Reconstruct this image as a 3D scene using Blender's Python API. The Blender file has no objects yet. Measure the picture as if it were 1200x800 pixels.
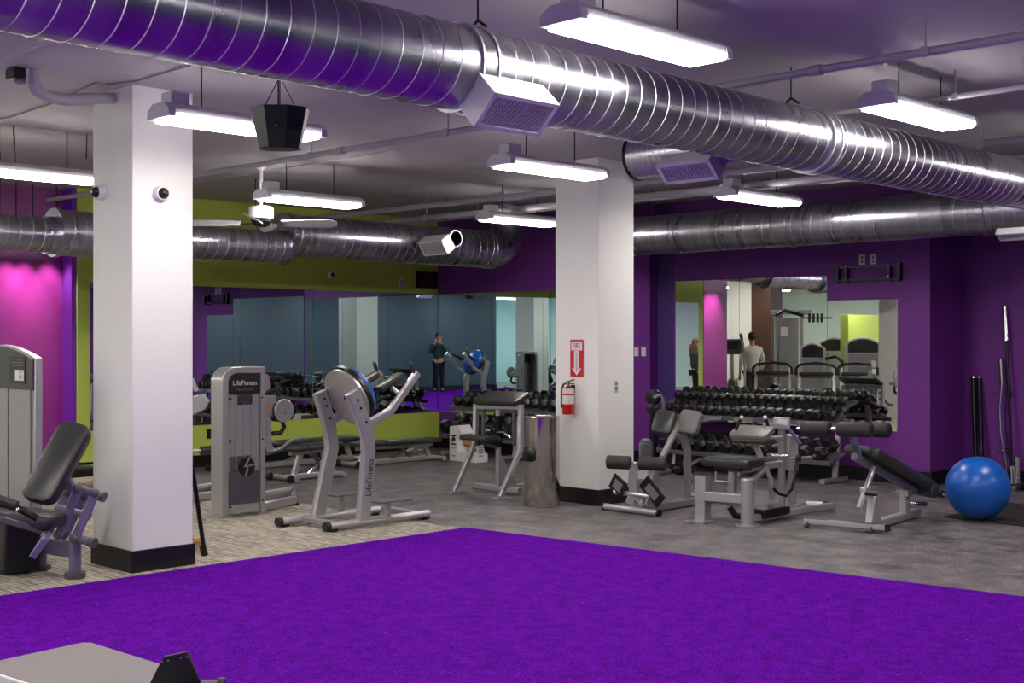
import bpy, bmesh, math, random
from mathutils import Vector, Matrix
random.seed(7)
SC = bpy.context.scene
COL = SC.collection
PI = math.pi
V3 = Vector

# ------------------------------------------------------------------ survey
# The camera stands at (0,0,1.6) with a level lens.  World X and Y follow the
# walls of the room; the helpers below turn a bearing into a place on a known plane.
FL = 1480.0; HY = 396.0; CAMH = 1.6
TH = math.atan2(1460.0, FL)
CT, ST = math.cos(TH), math.sin(TH)
def ray(px, py):
    u = px - 600.0
    return V3((FL*CT + u*ST, FL*ST - u*CT, HY - py))
CAM = V3((0, 0, CAMH))
def G(px, py, z=0.0):                      # on a horizontal plane
    r = ray(px, py); return CAM + r*((z - CAMH)/r.z)
def PX(px, py, X):  r = ray(px, py); return CAM + r*(X/r.x)
def PY(px, py, Y):  r = ray(px, py); return CAM + r*(Y/r.y)
def PD(px, py, d):  return CAM + ray(px, py)*(d/FL)
def DEP(p): return p[0]*CT + p[1]*ST

# ------------------------------------------------------------------ materials
def srgb(r, g, b):
    f = lambda c: (c/255/12.92) if c/255 <= .04045 else ((c/255+.055)/1.055)**2.4
    return (f(r), f(g), f(b), 1)
MATS = {}
def mat(name, rgb, rough=.5, metal=0, spec=.5, noise=0, nscale=8, bump=0, bscale=60, coat=0, rvar=0):
    m = bpy.data.materials.new(name); m.use_nodes = True
    nt = m.node_tree; b = nt.nodes['Principled BSDF']
    c = srgb(*rgb)
    b.inputs['Base Color'].default_value = c
    b.inputs['Roughness'].default_value = rough
    b.inputs['Metallic'].default_value = metal
    b.inputs['Specular IOR Level'].default_value = spec
    b.inputs['Coat Weight'].default_value = coat
    tc = nt.nodes.new('ShaderNodeTexCoord')
    n = nt.nodes.new('ShaderNodeTexNoise'); n.inputs['Scale'].default_value = nscale; n.inputs['Detail'].default_value = 5
    nt.links.new(tc.outputs['Object'], n.inputs['Vector'])
    if noise:
        r = nt.nodes.new('ShaderNodeMix'); r.data_type = 'RGBA'
        k1, k2 = 1-noise, 1+noise
        r.inputs[6].default_value = (c[0]*k1, c[1]*k1, c[2]*k1, 1)
        r.inputs[7].default_value = (min(1, c[0]*k2), min(1, c[1]*k2), min(1, c[2]*k2), 1)
        nt.links.new(n.outputs['Fac'], r.inputs[0]); nt.links.new(r.outputs[2], b.inputs['Base Color'])
    if rvar:
        mr = nt.nodes.new('ShaderNodeMapRange'); mr.inputs[3].default_value = rough-rvar; mr.inputs[4].default_value = rough+rvar
        nt.links.new(n.outputs['Fac'], mr.inputs[0]); nt.links.new(mr.outputs[0], b.inputs['Roughness'])
    if bump:
        n2 = nt.nodes.new('ShaderNodeTexNoise'); n2.inputs['Scale'].default_value = bscale; n2.inputs['Detail'].default_value = 3
        nt.links.new(tc.outputs['Object'], n2.inputs['Vector'])
        bp = nt.nodes.new('ShaderNodeBump'); bp.inputs['Strength'].default_value = bump; bp.inputs['Distance'].default_value = .01
        nt.links.new(n2.outputs['Fac'], bp.inputs['Height']); nt.links.new(bp.outputs[0], b.inputs['Normal'])
    MATS[name] = m
    return m
def emit(name, rgb, s):
    m = bpy.data.materials.new(name); m.use_nodes = True
    nt = m.node_tree; nt.nodes.clear()
    e = nt.nodes.new('ShaderNodeEmission'); o = nt.nodes.new('ShaderNodeOutputMaterial')
    e.inputs[0].default_value = srgb(*rgb); e.inputs[1].default_value = s
    nt.links.new(e.outputs[0], o.inputs[0]); return m

M_purple = mat('purple_paint', (112, 42, 138), .6, noise=.06, nscale=2, bump=.05, bscale=120)
M_magenta = mat('magenta_paint', (146, 40, 138), .3, spec=.9, noise=.05, nscale=2)
M_violet = mat('violet_paint', (118, 40, 178), .5, noise=.05, nscale=2)
M_green = mat('lime_paint', (196, 216, 92), .6, noise=.05, nscale=2, bump=.04, bscale=120)
M_slate = mat('slate_paint', (60, 78, 90), .6, noise=.06, nscale=1.5)
M_teal = mat('pale_teal_paint', (150, 200, 202), .6, noise=.04, nscale=1.5)
M_mint = mat('pale_mint_paint', (214, 230, 222), .6, noise=.03, nscale=1.5)
M_white = mat('white_paint', (236, 236, 230), .55, noise=.03, nscale=3, bump=.03, bscale=150)
M_ceil = mat('ceiling_paint', (180, 176, 180), .75, noise=.1, nscale=1.2, bump=.12, bscale=30)
M_pipe = mat('painted_pipe', (170, 166, 176), .5, noise=.05, nscale=6)
M_base = mat('black_baseboard', (20, 19, 24), .35)
M_frame = mat('silver_frame', (186, 184, 185), .32, .65, noise=.06, nscale=10, rvar=.06)
M_frame2 = mat('mauve_silver_frame', (126, 118, 146), .38, .35, noise=.06, nscale=10)
M_frameD = mat('dark_silver_frame', (96, 95, 99), .42, .35, noise=.06, nscale=10)
M_chrome = mat('chrome', (225, 225, 228), .12, 1)
M_steel = mat('brushed_steel', (205, 200, 190), .16, 1, noise=.04, nscale=20)
M_pad = mat('black_vinyl', (44, 43, 44), .42, bump=.08, bscale=300)
M_padg = mat('grey_vinyl', (112, 108, 104), .45, bump=.08, bscale=300)
M_padd = mat('dark_grey_vinyl', (47, 49, 46), .34, bump=.08, bscale=300)
M_foam = mat('brown_grey_foam', (42, 38, 35), .6, bump=.1, bscale=200)
M_black = mat('black_plastic', (16, 16, 18), .38)
M_blacks = mat('black_steel', (14, 14, 16), .3, .3)
M_rubberhead = mat('black_rubber_head', (22, 21, 22), .4, noise=.15, nscale=30)
M_shroud = mat('smoky_shroud', (148, 146, 150), .3, .1)
M_shroudd = mat('dark_shroud', (54, 53, 61), .35)
M_red = mat('red_enamel', (200, 22, 18), .25, coat=.4)
M_redp = mat('red_print', (196, 30, 26), .5)
M_whitep = mat('white_plastic', (225, 224, 228), .4)
M_blackp = mat('black_print', (12, 12, 12), .5)
M_greyp = mat('grey_print', (120, 120, 124), .5)
M_blue = mat('blue_rubber', (22, 88, 178), .28, noise=.04, nscale=3)
M_orange = mat('orange_card', (200, 130, 60), .6)
M_wood = mat('dark_wood', (70, 42, 26), .5, noise=.3, nscale=6)
M_pine = mat('pine', (200, 160, 110), .6, noise=.15, nscale=12)
M_box = mat('white_card', (222, 220, 214), .6)
M_board = mat('grey_board', (128, 122, 122), .5, noise=.08, nscale=30, bump=.05, bscale=300)
M_mat = mat('black_mat', (36, 34, 34), .7, bump=.2, bscale=200)
M_skin = mat('skin', (200, 150, 122), .5)
M_hair = mat('auburn_hair', (110, 62, 34), .6, noise=.3, nscale=40)
M_hairb = mat('dark_hair', (36, 26, 22), .6, noise=.3, nscale=40)
M_shirtw = mat('white_cloth', (215, 214, 208), .8)
M_clothd = mat('charcoal_cloth', (52, 48, 48), .8)
M_clothg = mat('dark_green_cloth', (20, 66, 48), .8)
M_glassb = mat('blue_window_glass', (120, 175, 215), .1)
M_shroudl = mat('slate_shroud', (84, 82, 94), .35)
M_screen = mat('screen_glass', (30, 44, 48), .15)
M_seam = mat('duct_seam', (222, 220, 226), .45, .8)  # paler than the duct: light caught by the seams is put into the colour
M_indigo = mat('indigo_reflection', (66, 40, 112), .5)  # purple reflection in a mirror strip, painted as flat colour
M_lens = emit('lamp_lens', (255, 247, 243), 30)
M_windowglow = emit('daylight_window', (190, 225, 255), 3.0)
M_doorglow = emit('bright_doorway', (255, 246, 236), 1.6)

def mirror_mat():
    m = bpy.data.materials.new('mirror_glass'); m.use_nodes = True
    b = m.node_tree.nodes['Principled BSDF']
    b.inputs['Base Color'].default_value = (.70, .80, .80, 1)
    b.inputs['Metallic'].default_value = 1; b.inputs['Roughness'].default_value = .004
    return m
M_mirror = mirror_mat()
def mirror_mat2():
    m = bpy.data.materials.new('mirror_glass_clear'); m.use_nodes = True
    b = m.node_tree.nodes['Principled BSDF']
    b.inputs['Base Color'].default_value = (.86, .89, .87, 1)
    b.inputs['Metallic'].default_value = 1; b.inputs['Roughness'].default_value = .004
    return m
M_mirror2 = mirror_mat2()

def galv(name='galvanised_steel', axis=0):
    m = bpy.data.materials.new(name); m.use_nodes = True
    nt = m.node_tree; b = nt.nodes['Principled BSDF']
    b.inputs['Metallic'].default_value = 1
    tc = nt.nodes.new('ShaderNodeTexCoord')
    mp = nt.nodes.new('ShaderNodeMapping'); sc_ = [.25, .25, .25]; sc_[axis] = 3.5; mp.inputs['Scale'].default_value = sc_
    n = nt.nodes.new('ShaderNodeTexNoise'); n.inputs['Scale'].default_value = 1.4; n.inputs['Detail'].default_value = 3
    n2 = nt.nodes.new('ShaderNodeTexNoise'); n2.inputs['Scale'].default_value = 9; n2.inputs['Detail'].default_value = 6
    nt.links.new(tc.outputs['Object'], mp.inputs['Vector']); nt.links.new(mp.outputs[0], n.inputs['Vector']); nt.links.new(tc.outputs['Object'], n2.inputs['Vector'])
    mx = nt.nodes.new('ShaderNodeMix'); mx.data_type = 'RGBA'
    mx.inputs[6].default_value = srgb(146, 147, 158); mx.inputs[7].default_value = srgb(190, 190, 200)
    nt.links.new(n.outputs['Fac'], mx.inputs[0]); nt.links.new(mx.outputs[2], b.inputs['Base Color'])
    ad = nt.nodes.new('ShaderNodeMath'); ad.operation = 'MULTIPLY_ADD'; ad.inputs[1].default_value = .25
    nt.links.new(n2.outputs['Fac'], ad.inputs[0]); nt.links.new(n.outputs['Fac'], ad.inputs[2])
    mr = nt.nodes.new('ShaderNodeMapRange'); mr.inputs[1].default_value = .35; mr.inputs[2].default_value = .9
    mr.inputs[3].default_value = .22; mr.inputs[4].default_value = .36
    nt.links.new(ad.outputs[0], mr.inputs[0]); nt.links.new(mr.outputs[0], b.inputs['Roughness'])
    return m
M_galv = galv()
M_galvy = galv('galvanised_steel_cross', 1)

def turf_mat():
    m = bpy.data.materials.new('purple_turf'); m.use_nodes = True
    nt = m.node_tree; b = nt.nodes['Principled BSDF']
    tc = nt.nodes.new('ShaderNodeTexCoord')
    n = nt.nodes.new('ShaderNodeTexNoise'); n.inputs['Scale'].default_value = 110; n.inputs['Detail'].default_value = 4
    n1 = nt.nodes.new('ShaderNodeTexNoise'); n1.inputs['Scale'].default_value = 9; n1.inputs['Detail'].default_value = 6
    for k in (n, n1): nt.links.new(tc.outputs['Object'], k.inputs['Vector'])
    r = nt.nodes.new('ShaderNodeValToRGB')
    r.color_ramp.elements[0].position = .3; r.color_ramp.elements[0].color = srgb(52, 1, 104)
    r.color_ramp.elements[1].position = .72; r.color_ramp.elements[1].color = srgb(124, 12, 192)
    nt.links.new(n.outputs['Fac'], r.inputs[0])
    mx = nt.nodes.new('ShaderNodeMix'); mx.data_type = 'RGBA'; mx.blend_type = 'MULTIPLY'; mx.inputs[0].default_value = .7
    r2 = nt.nodes.new('ShaderNodeValToRGB')
    r2.color_ramp.elements[0].position = .35; r2.color_ramp.elements[0].color = (.6, .6, .6, 1)
    r2.color_ramp.elements[1].position = .65; r2.color_ramp.elements[1].color = (1, 1, 1, 1)
    nt.links.new(n1.outputs['Fac'], r2.inputs[0])
    nt.links.new(r.outputs[0], mx.inputs[6]); nt.links.new(r2.outputs[0], mx.inputs[7])
    vo = nt.nodes.new('ShaderNodeTexVoronoi'); vo.inputs['Scale'].default_value = 5
    nt.links.new(tc.outputs['Object'], vo.inputs['Vector'])
    lt = nt.nodes.new('ShaderNodeMath'); lt.operation = 'LESS_THAN'; lt.inputs[1].default_value = .025
    nt.links.new(vo.outputs['Distance'], lt.inputs[0])
    sp = nt.nodes.new('ShaderNodeMix'); sp.data_type = 'RGBA'; sp.inputs[7].default_value = srgb(190, 130, 220)
    nt.links.new(lt.outputs[0], sp.inputs[0]); nt.links.new(mx.outputs[2], sp.inputs[6])
    nt.links.new(sp.outputs[2], b.inputs['Base Color'])
    b.inputs['Roughness'].default_value = .95; b.inputs['Specular IOR Level'].default_value = .04
    bp = nt.nodes.new('ShaderNodeBump'); bp.inputs['Strength'].default_value = .6; bp.inputs['Distance'].default_value = .01
    nt.links.new(n.outputs['Fac'], bp.inputs['Height']); nt.links.new(bp.outputs[0], b.inputs['Normal'])
    return m
M_turf = turf_mat()

def carpet_mat():
    m = bpy.data.materials.new('strip_carpet'); m.use_nodes = True
    nt = m.node_tree; b = nt.nodes['Principled BSDF']
    tc = nt.nodes.new('ShaderNodeTexCoord')
    mp = nt.nodes.new('ShaderNodeMapping'); mp.inputs['Rotation'].default_value = (0, 0, PI/2)
    nt.links.new(tc.outputs['Object'], mp.inputs['Vector'])
    br = nt.nodes.new('ShaderNodeTexBrick')
    br.inputs['Color1'].default_value = srgb(166, 158, 142); br.inputs['Color2'].default_value = srgb(122, 118, 108)
    br.inputs['Mortar'].default_value = srgb(186, 178, 164)
    br.inputs['Scale'].default_value = 1; br.inputs['Brick Width'].default_value = .22; br.inputs['Row Height'].default_value = .045
    br.inputs['Mortar Size'].default_value = .006; br.offset = .37
    nt.links.new(mp.outputs[0], br.inputs['Vector'])
    n = nt.nodes.new('ShaderNodeTexNoise'); n.inputs['Scale'].default_value = 14; n.inputs['Detail'].default_value = 6
    nt.links.new(tc.outputs['Object'], n.inputs['Vector'])
    mx = nt.nodes.new('ShaderNodeMix'); mx.data_type = 'RGBA'; mx.blend_type = 'OVERLAY'; mx.inputs[0].default_value = .7
    nt.links.new(br.outputs['Color'], mx.inputs[6]); nt.links.new(n.outputs['Fac'], mx.inputs[7])
    nt.links.new(mx.outputs[2], b.inputs['Base Color']); b.inputs['Roughness'].default_value = .9
    b.inputs['Specular IOR Level'].default_value = .2
    return m
M_carpet = carpet_mat()

def rubber_mat():
    m = bpy.data.materials.new('rubber_flooring'); m.use_nodes = True
    nt = m.node_tree; b = nt.nodes['Principled BSDF']
    tc = nt.nodes.new('ShaderNodeTexCoord')
    mp = nt.nodes.new('ShaderNodeMapping'); mp.inputs['Scale'].default_value = (1, .8, 1)
    nt.links.new(tc.outputs['Object'], mp.inputs['Vector'])
    n = nt.nodes.new('ShaderNodeTexNoise'); n.inputs['Scale'].default_value = 4.5; n.inputs['Detail'].default_value = 9; n.inputs['Roughness'].default_value = .65
    nt.links.new(mp.outputs[0], n.inputs['Vector'])
    r = nt.nodes.new('ShaderNodeValToRGB')
    r.color_ramp.elements[0].position = .32; r.color_ramp.elements[0].color = srgb(62, 60, 61)
    r.color_ramp.elements[1].position = .72; r.color_ramp.elements[1].color = srgb(134, 127, 128)
    nt.links.new(n.outputs['Fac'], r.inputs[0])
    n2 = nt.nodes.new('ShaderNodeTexNoise'); n2.inputs['Scale'].default_value = 45; n2.inputs['Detail'].default_value = 6
    nt.links.new(tc.outputs['Object'], n2.inputs['Vector'])
    mx = nt.nodes.new('ShaderNodeMix'); mx.data_type = 'RGBA'; mx.blend_type = 'OVERLAY'; mx.inputs[0].default_value = .9
    nt.links.new(r.outputs[0], mx.inputs[6]); nt.links.new(n2.outputs['Fac'], mx.inputs[7])
    # joints between the rolls
    nt.links.new(mx.outputs[2], b.inputs['Base Color'])
    mr = nt.nodes.new('ShaderNodeMapRange'); mr.inputs[3].default_value = .42; mr.inputs[4].default_value = .65
    nt.links.new(n.outputs['Fac'], mr.inputs[0]); nt.links.new(mr.outputs[0], b.inputs['Roughness'])
    b.inputs['Specular IOR Level'].default_value = .35
    return m
M_rubber = rubber_mat()

# ------------------------------------------------------------------ mesh builder
def frame_of(d, up=None):
    d = d.normalized()
    up = V3(up) if up is not None else (V3((0, 0, 1)) if abs(d.z) < .95 else V3((1, 0, 0)))
    s = d.cross(up).normalized(); n = s.cross(d).normalized()
    return d, s, n
class MB:
    def __init__(s): s.v = []; s.f = []; s.m = []
    def add(s, vs, fs):
        o = len(s.v); s.m.append((o, len(s.f))); s.v += [V3(v) for v in vs]; s.f += [[i+o for i in f] for f in fs]; return s
    def box(s, c, size, ax=None):
        c = V3(c); a = [V3((1, 0, 0)), V3((0, 1, 0)), V3((0, 0, 1))] if ax is None else [V3(x).normalized() for x in ax]
        h = [k/2 for k in size]; vs = []
        for i in (-1, 1):
            for j in (-1, 1):
                for k in (-1, 1): vs.append(c + a[0]*h[0]*i + a[1]*h[1]*j + a[2]*h[2]*k)
        return s.add(vs, [(0, 1, 3, 2), (4, 6, 7, 5), (0, 4, 5, 1), (2, 3, 7, 6), (0, 2, 6, 4), (1, 5, 7, 3)])
    def bb(s, a, b):
        a, b = V3(a), V3(b); return s.box((a+b)/2, [abs(b[i]-a[i]) for i in range(3)])
    def sweep(s, pts, prof, up=None, closed=False, scales=None):
        pts = [V3(p) for p in pts]; n = len(pts); rings = []; pn = None
        for i, p in enumerate(pts):
            if closed: d = pts[(i+1) % n]-pts[i-1]
            else: d = (pts[min(i+1, n-1)]-pts[max(i-1, 0)])
            d.normalize()
            if pn is None: _, sd, nn = frame_of(d, up)
            else:
                if up is not None: _, sd, nn = frame_of(d, up)
                else:
                    nn = (pn - d*pn.dot(d)).normalized(); sd = d.cross(nn).normalized()
            pn = nn
            k = 1.0
            if 0 < i < n-1 and not closed:
                a = (pts[i]-pts[i-1]).normalized().dot((pts[i+1]-pts[i]).normalized())
                k = min(1.4, 1/max(.5, math.sqrt(max(.01, (1+a)/2))))
            sc = scales[i] if scales else 1.0
            rings.append([p + sd*x*sc + nn*y*sc*(k if up is not None else 1) for x, y in prof])
        m = len(prof); vs = [v for r in rings for v in r]; fs = []
        for i in range(n if closed else n-1):
            for j in range(m):
                a, b = i*m+j, i*m+(j+1) % m; c, d2 = ((i+1) % n)*m+(j+1) % m, ((i+1) % n)*m+j
                fs.append((a, b, c, d2))
        if not closed:
            fs.append(tuple(range(m))[::-1]); fs.append(tuple((n-1)*m+j for j in range(m)))
        return s.add(vs, fs)
    def tube(s, pts, r, n=14, up=None, closed=False, scales=None):
        return s.sweep(pts, [(r*math.cos(2*PI*j/n), r*math.sin(2*PI*j/n)) for j in range(n)], up, closed, scales)
    def bar(s, pts, w, h, up=(0, 0, 1), c=.18):       # rectangular tube, eased corners; w sideways, h along "up"
        k = min(w, h)*c; a, b = w/2, h/2
        pr = [(a, -b+k), (a, b-k), (a-k, b), (-a+k, b), (-a, b-k), (-a, -b+k), (-a+k, -b), (a-k, -b)]
        return s.sweep(pts, pr, up)
    def prism(s, poly, vec):
        poly = [V3(p) for p in poly]; vec = V3(vec); n = len(poly)
        vs = poly + [p+vec for p in poly]
        fs = [tuple(range(n))[::-1], tuple(range(n, 2*n))] + [(j, (j+1) % n, n+(j+1) % n, n+j) for j in range(n)]
        return s.add(vs, fs)
    def lathe(s, c, axis, prof, n=28):
        c = V3(c); d, sd, nn = frame_of(V3(axis)); vs = []; fs = []; m = len(prof)
        for r, h in prof:
            for j in range(n):
                a = 2*PI*j/n; vs.append(c + d*h + sd*r*math.cos(a) + nn*r*math.sin(a))
        for i in range(m-1):
            for j in range(n): fs.append((i*n+j, i*n+(j+1) % n, (i+1)*n+(j+1) % n, (i+1)*n+j))
        fs.append(tuple(range(n))[::-1]); fs.append(tuple((m-1)*n+j for j in range(n)))
        return s.add(vs, fs)
    def ball(s, c, rx, ry=None, rz=None, n=24, ax=None):
        ry = ry or rx; rz = rz or rx; c = V3(c)
        a = ax or [V3((1, 0, 0)), V3((0, 1, 0)), V3((0, 0, 1))]; m = n//2; vs = []; fs = []
        for i in range(m+1):
            t = PI*i/m
            for j in range(n):
                p = 2*PI*j/n
                vs.append(c + a[0]*rx*math.sin(t)*math.cos(p) + a[1]*ry*math.sin(t)*math.sin(p) + a[2]*rz*math.cos(t))
        for i in range(m):
            for j in range(n):
                fs.append((i*n+j, (i+1)*n+j, (i+1)*n+(j+1) % n, i*n+(j+1) % n))
        return s.add(vs, fs)
    def pad(s, c, u, v, n, su, sv, sn, r=.04, k=5):    # rounded cushion: su along u, sv along v, thickness sn along n
        c = V3(c); u = V3(u).normalized(); n = V3(n); n = (n-u*n.dot(u)).normalized(); v = n.cross(u)
        def ring(off, h):
            out = []; a, b = su/2-off, sv/2-off; rr = max(.004, r-off)
            for cx, cy, a0 in ((a-rr, b-rr, 0), (-a+rr, b-rr, PI/2), (-a+rr, -b+rr, PI), (a-rr, -b+rr, 1.5*PI)):
                for q in range(k+1):
                    t = a0+PI/2*q/k; out.append(c + u*(cx+rr*math.cos(t)) + v*(cy+rr*math.sin(t)) + n*h)
            return out
        e = min(sn*.42, .022)
        rs = [ring(e, -sn/2), ring(e*.3, -sn/2+e*.3), ring(0, -sn/2+e), ring(0, sn/2-e), ring(e*.3, sn/2-e*.3), ring(e, sn/2)]
        m = len(rs[0]); vs = [p for q in rs for p in q]; fs = []
        for i in range(len(rs)-1):
            for j in range(m): fs.append((i*m+j, i*m+(j+1) % m, (i+1)*m+(j+1) % m, (i+1)*m+j))
        fs.append(tuple(range(m))[::-1]); fs.append(tuple((len(rs)-1)*m+j for j in range(m)))
        return s.add(vs, fs)

WLOC = {}
def clusters(mb):
    """groups of shapes in one builder that do not touch each other"""
    n = len(mb.m); bb = []
    for i, (v0, f0) in enumerate(mb.m):
        v1 = mb.m[i+1][0] if i+1 < n else len(mb.v); P = mb.v[v0:v1]
        bb.append([(min(p[k] for p in P)-.002, max(p[k] for p in P)+.002) for k in range(3)])
    par = list(range(n))
    def f(i):
        while par[i] != i: i = par[i]
        return i
    for i in range(n):
        for j in range(i):
            if all(bb[i][k][0] <= bb[j][k][1] and bb[j][k][0] <= bb[i][k][1] for k in range(3)): par[f(i)] = f(j)
    out = {}
    for i in range(n): out.setdefault(f(i), []).append(i)
    return list(out.values())
def build(name, mb, m, parent=None, loc=None, bevel=0, angle=38):
    if parent is not None and len(mb.m) > 1:
        cl = clusters(mb)
        if len(cl) > 1:
            first = None; n = len(mb.m)
            for c in cl:
                q = MB()
                for i in c:
                    v0, f0 = mb.m[i]; v1, f1 = mb.m[i+1] if i+1 < n else (len(mb.v), len(mb.f))
                    q.add(mb.v[v0:v1], [[k-v0 for k in fc] for fc in mb.f[f0:f1]])
                o = build1(name, q, m, parent, loc, bevel, angle); first = first or o
            return first
    return build1(name, mb, m, parent, loc, bevel, angle)
def build1(name, mb, m, parent=None, loc=None, bevel=0, angle=38):
    base = WLOC[parent.name] if parent is not None else V3(loc) if loc is not None else V3((0, 0, 0))
    me = bpy.data.meshes.new(name)
    me.from_pydata([tuple(v-base) for v in mb.v], [], mb.f)
    bm = bmesh.new(); bm.from_mesh(me); bmesh.ops.recalc_face_normals(bm, faces=bm.faces); bm.to_mesh(me); bm.free()
    me.polygons.foreach_set('use_smooth', [True]*len(me.polygons)); me.set_sharp_from_angle(angle=math.radians(angle))
    me.materials.append(m); me.update()
    o = bpy.data.objects.new(name, me); COL.objects.link(o)
    if parent is not None: o.parent = parent
    else: o.location = base
    WLOC[o.name] = base
    if bevel:
        md = o.modifiers.new('Bevel', 'BEVEL'); md.width = bevel; md.segments = 2; md.limit_method = 'ANGLE'; md.angle_limit = math.radians(40)
    return o
def tag(o, label=None, cat=None, group=None, kind=None):
    if label: o['label'] = label
    if cat: o['category'] = cat
    if group: o['group'] = group
    if kind: o['kind'] = kind
    return o
def thing(name, label, cat, loc, group=None):
    o = bpy.data.objects.new(name, None); COL.objects.link(o); o.location = loc; o.empty_display_size = .2
    WLOC[o.name] = V3(loc); return tag(o, label, cat, group)
def struct(name, mb, m, bevel=0):
    o = build(name, mb, m, bevel=bevel); o['kind'] = 'structure'; return o
def copy_tree(o, parent=None, vec=None):
    c = o.copy(); COL.objects.link(c)
    if parent is not None: c.parent = parent
    for ch in list(o.children): copy_tree(ch, c)
    return c
def text(name, s, m, parent, origin, right, up, size, extrude=.0006, align='CENTER', squash=1.0):
    cu = bpy.data.curves.new(name, 'FONT'); cu.body = s; cu.size = size; cu.align_x = align; cu.align_y = 'CENTER'; cu.extrude = extrude
    tmp = bpy.data.objects.new(name+'_tmp', cu); COL.objects.link(tmp)
    bpy.context.view_layer.update()
    me = bpy.data.meshes.new_from_object(tmp.evaluated_get(bpy.context.evaluated_depsgraph_get()))
    bpy.data.objects.remove(tmp)
    r = V3(right).normalized(); u = V3(up); u = (u-r*u.dot(r)).normalized(); n = r.cross(u)
    base = WLOC[parent.name]; o3 = V3(origin)
    for v in me.vertices:
        x, y, z = v.co; v.co = o3 + r*x*squash + u*y + n*z - base
    me.materials.clear(); me.materials.append(m)
    o = bpy.data.objects.new(name, me); COL.objects.link(o); o.parent = parent; WLOC[o.name] = base
    return o

# ------------------------------------------------------------------ the room
CZ = 3.33
XB = 12.42      # mirror wall at the back right
YA = 13.78      # green mirror wall
XC = 12.91      # alcove wall behind the dumbbell rack
XD = 13.74      # recess on the right
Y0 = -0.9
WX = -7.5
WYB = 21.0
XF = 7.27       # where carpet meets rubber
fl = MB().bb((XF, Y0, -.1), (XD+.2, YA+.2, 0)); struct('floor', fl, M_rubber)
fl = MB().bb((WX, -7, -.1), (XF, WYB, 0)); struct('floor_left', fl, M_carpet)
struct('ceiling', MB().bb((WX-.2, -7.2, CZ), (XD+.4, WYB+.2, CZ+.15)), M_ceil)

# turf
c0 = G(545, 619.5); c1 = G(1200, 701); d1 = (c1-c0).normalized()
p_far = c0 + d1*((c0.y-Y0)/-d1.y) if d1.y < 0 else c1
poly = [c0, V3((c0.x-12.5, c0.y, 0)), V3((c0.x-12.5, Y0+.02, 0)), V3((c0.x+(p_far.x-c0.x), Y0+.02, 0))]
tag(build('turf_carpet', MB().prism([V3((p.x, p.y, .001)) for p in poly], (0, 0, .012)), M_turf, loc=(3, 3, 0)),
    'wide bright purple artificial turf carpet covering the middle of the floor', 'turf')

BH = .15
def wall(name, a, b, m, z0=0, z1=CZ):
    return struct(name, MB().bb((a[0], a[1], z0), (b[0], b[1], z1)), m)
def skirt(name, a, b, z1=BH):
    return struct(name, MB().bb((a[0], a[1], 0), (b[0], b[1], z1)), M_base)
wall('wall_back', (6.84, YA), (XB+.3, YA+.25), M_green)
skirt('baseboard_back', (6.84, YA-.02), (XB, YA-.001))
struct('trim_1', MB().bb((6.84, YA-.035, BH), (XB, YA-.001, .52)), M_green)
XP = 12.75      # pier with the light switches
wall('wall_right_back', (XB, 10.48), (XB+.6, YA), M_purple)
skirt('baseboard_right_back', (XB-.02, 10.46), (XB-.001, YA-.02))
wall('wall_right_back_pier', (XP, 10.10), (XB+.6, 10.48), M_purple)
skirt('baseboard_right_back_pier', (XP-.02, 10.08), (XP-.001, 10.479))
wall('wall_right_inner_side', (XC, 9.83), (XC+.25, 10.10), M_indigo)  # mirror strip drawn as wall, its dark reflection painted on
wall('wall_right_inner', (XC, 6.55), (XC+.25, 9.83), M_purple)
skirt('baseboard_right_inner', (XC-.02, 6.38), (XC-.001, 10.09))
wall('wall_right_inner_end', (XC, 6.38), (XD+.25, 6.55), M_purple)
skirt('baseboard_right_inner_end', (XC-.02, 6.36), (XD-.02, 6.379))
wall('wall_right', (XD, Y0), (XD+.25, 6.38), M_purple)
skirt('baseboard_right', (XD-.02, Y0), (XD-.001, 6.36))
wall('wall_front', (-3.3, Y0-.2), (XD+.3, Y0), M_slate)
skirt('baseboard_front', (-3.3, Y0+.001), (XD-.02, Y0+.02))
wall('wall_front_return', (-3.3, -7), (-3.1, Y0-.2), M_teal)
wall('wall_far_front', (WX, -7.2), (-3.1, -7), M_teal)
wall('wall_left', (WX-.2, -7.2), (WX, WYB), M_mint)
wall('wall_far_back', (WX, WYB), (5.9, WYB+.2), M_mint)
wall('wall_back_left', (5.72, 14.03), (6.84, 14.2), M_magenta)
wall('wall_side_back', (5.72, 14.2), (5.9, WYB), M_white)
struct('trim_2', MB().bb((6.78, YA+.02, 0), (6.8399, 14.029, CZ)), M_violet)
skirt('baseboard_back_left', (5.72, 14.01), (6.78, 14.029))
# low green partition and service columns further down the hall
tag(build('partition', MB().bb((-2.8, 13.78, 0), (1.63, 13.98, 2.1)), M_green, loc=(0, 13.8, 0), bevel=.01),
    'low lime green partition seen in the short mirror', 'partition')
tag(build('column', MB().bb((-.1, 17.04, 0), (.42, 17.7, CZ)), M_white, loc=(.16, 17.4, 0)), 'white column touching the timber column, seen in the tall mirror', 'column')
tag(build('timber_column', MB().bb((0, 16.45, 0), (.5, 16.98, CZ)), M_wood, loc=(.2, 16.7, 0)), 'dark timber-clad column seen in the tall mirror', 'column')
tag(build('column', MB().bb((2.0, 12.0, 0), (2.6, 12.55, CZ)), M_white, loc=(2.3, 12.3, 0)), 'white column filling the edge of the short mirror', 'column')
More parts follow.
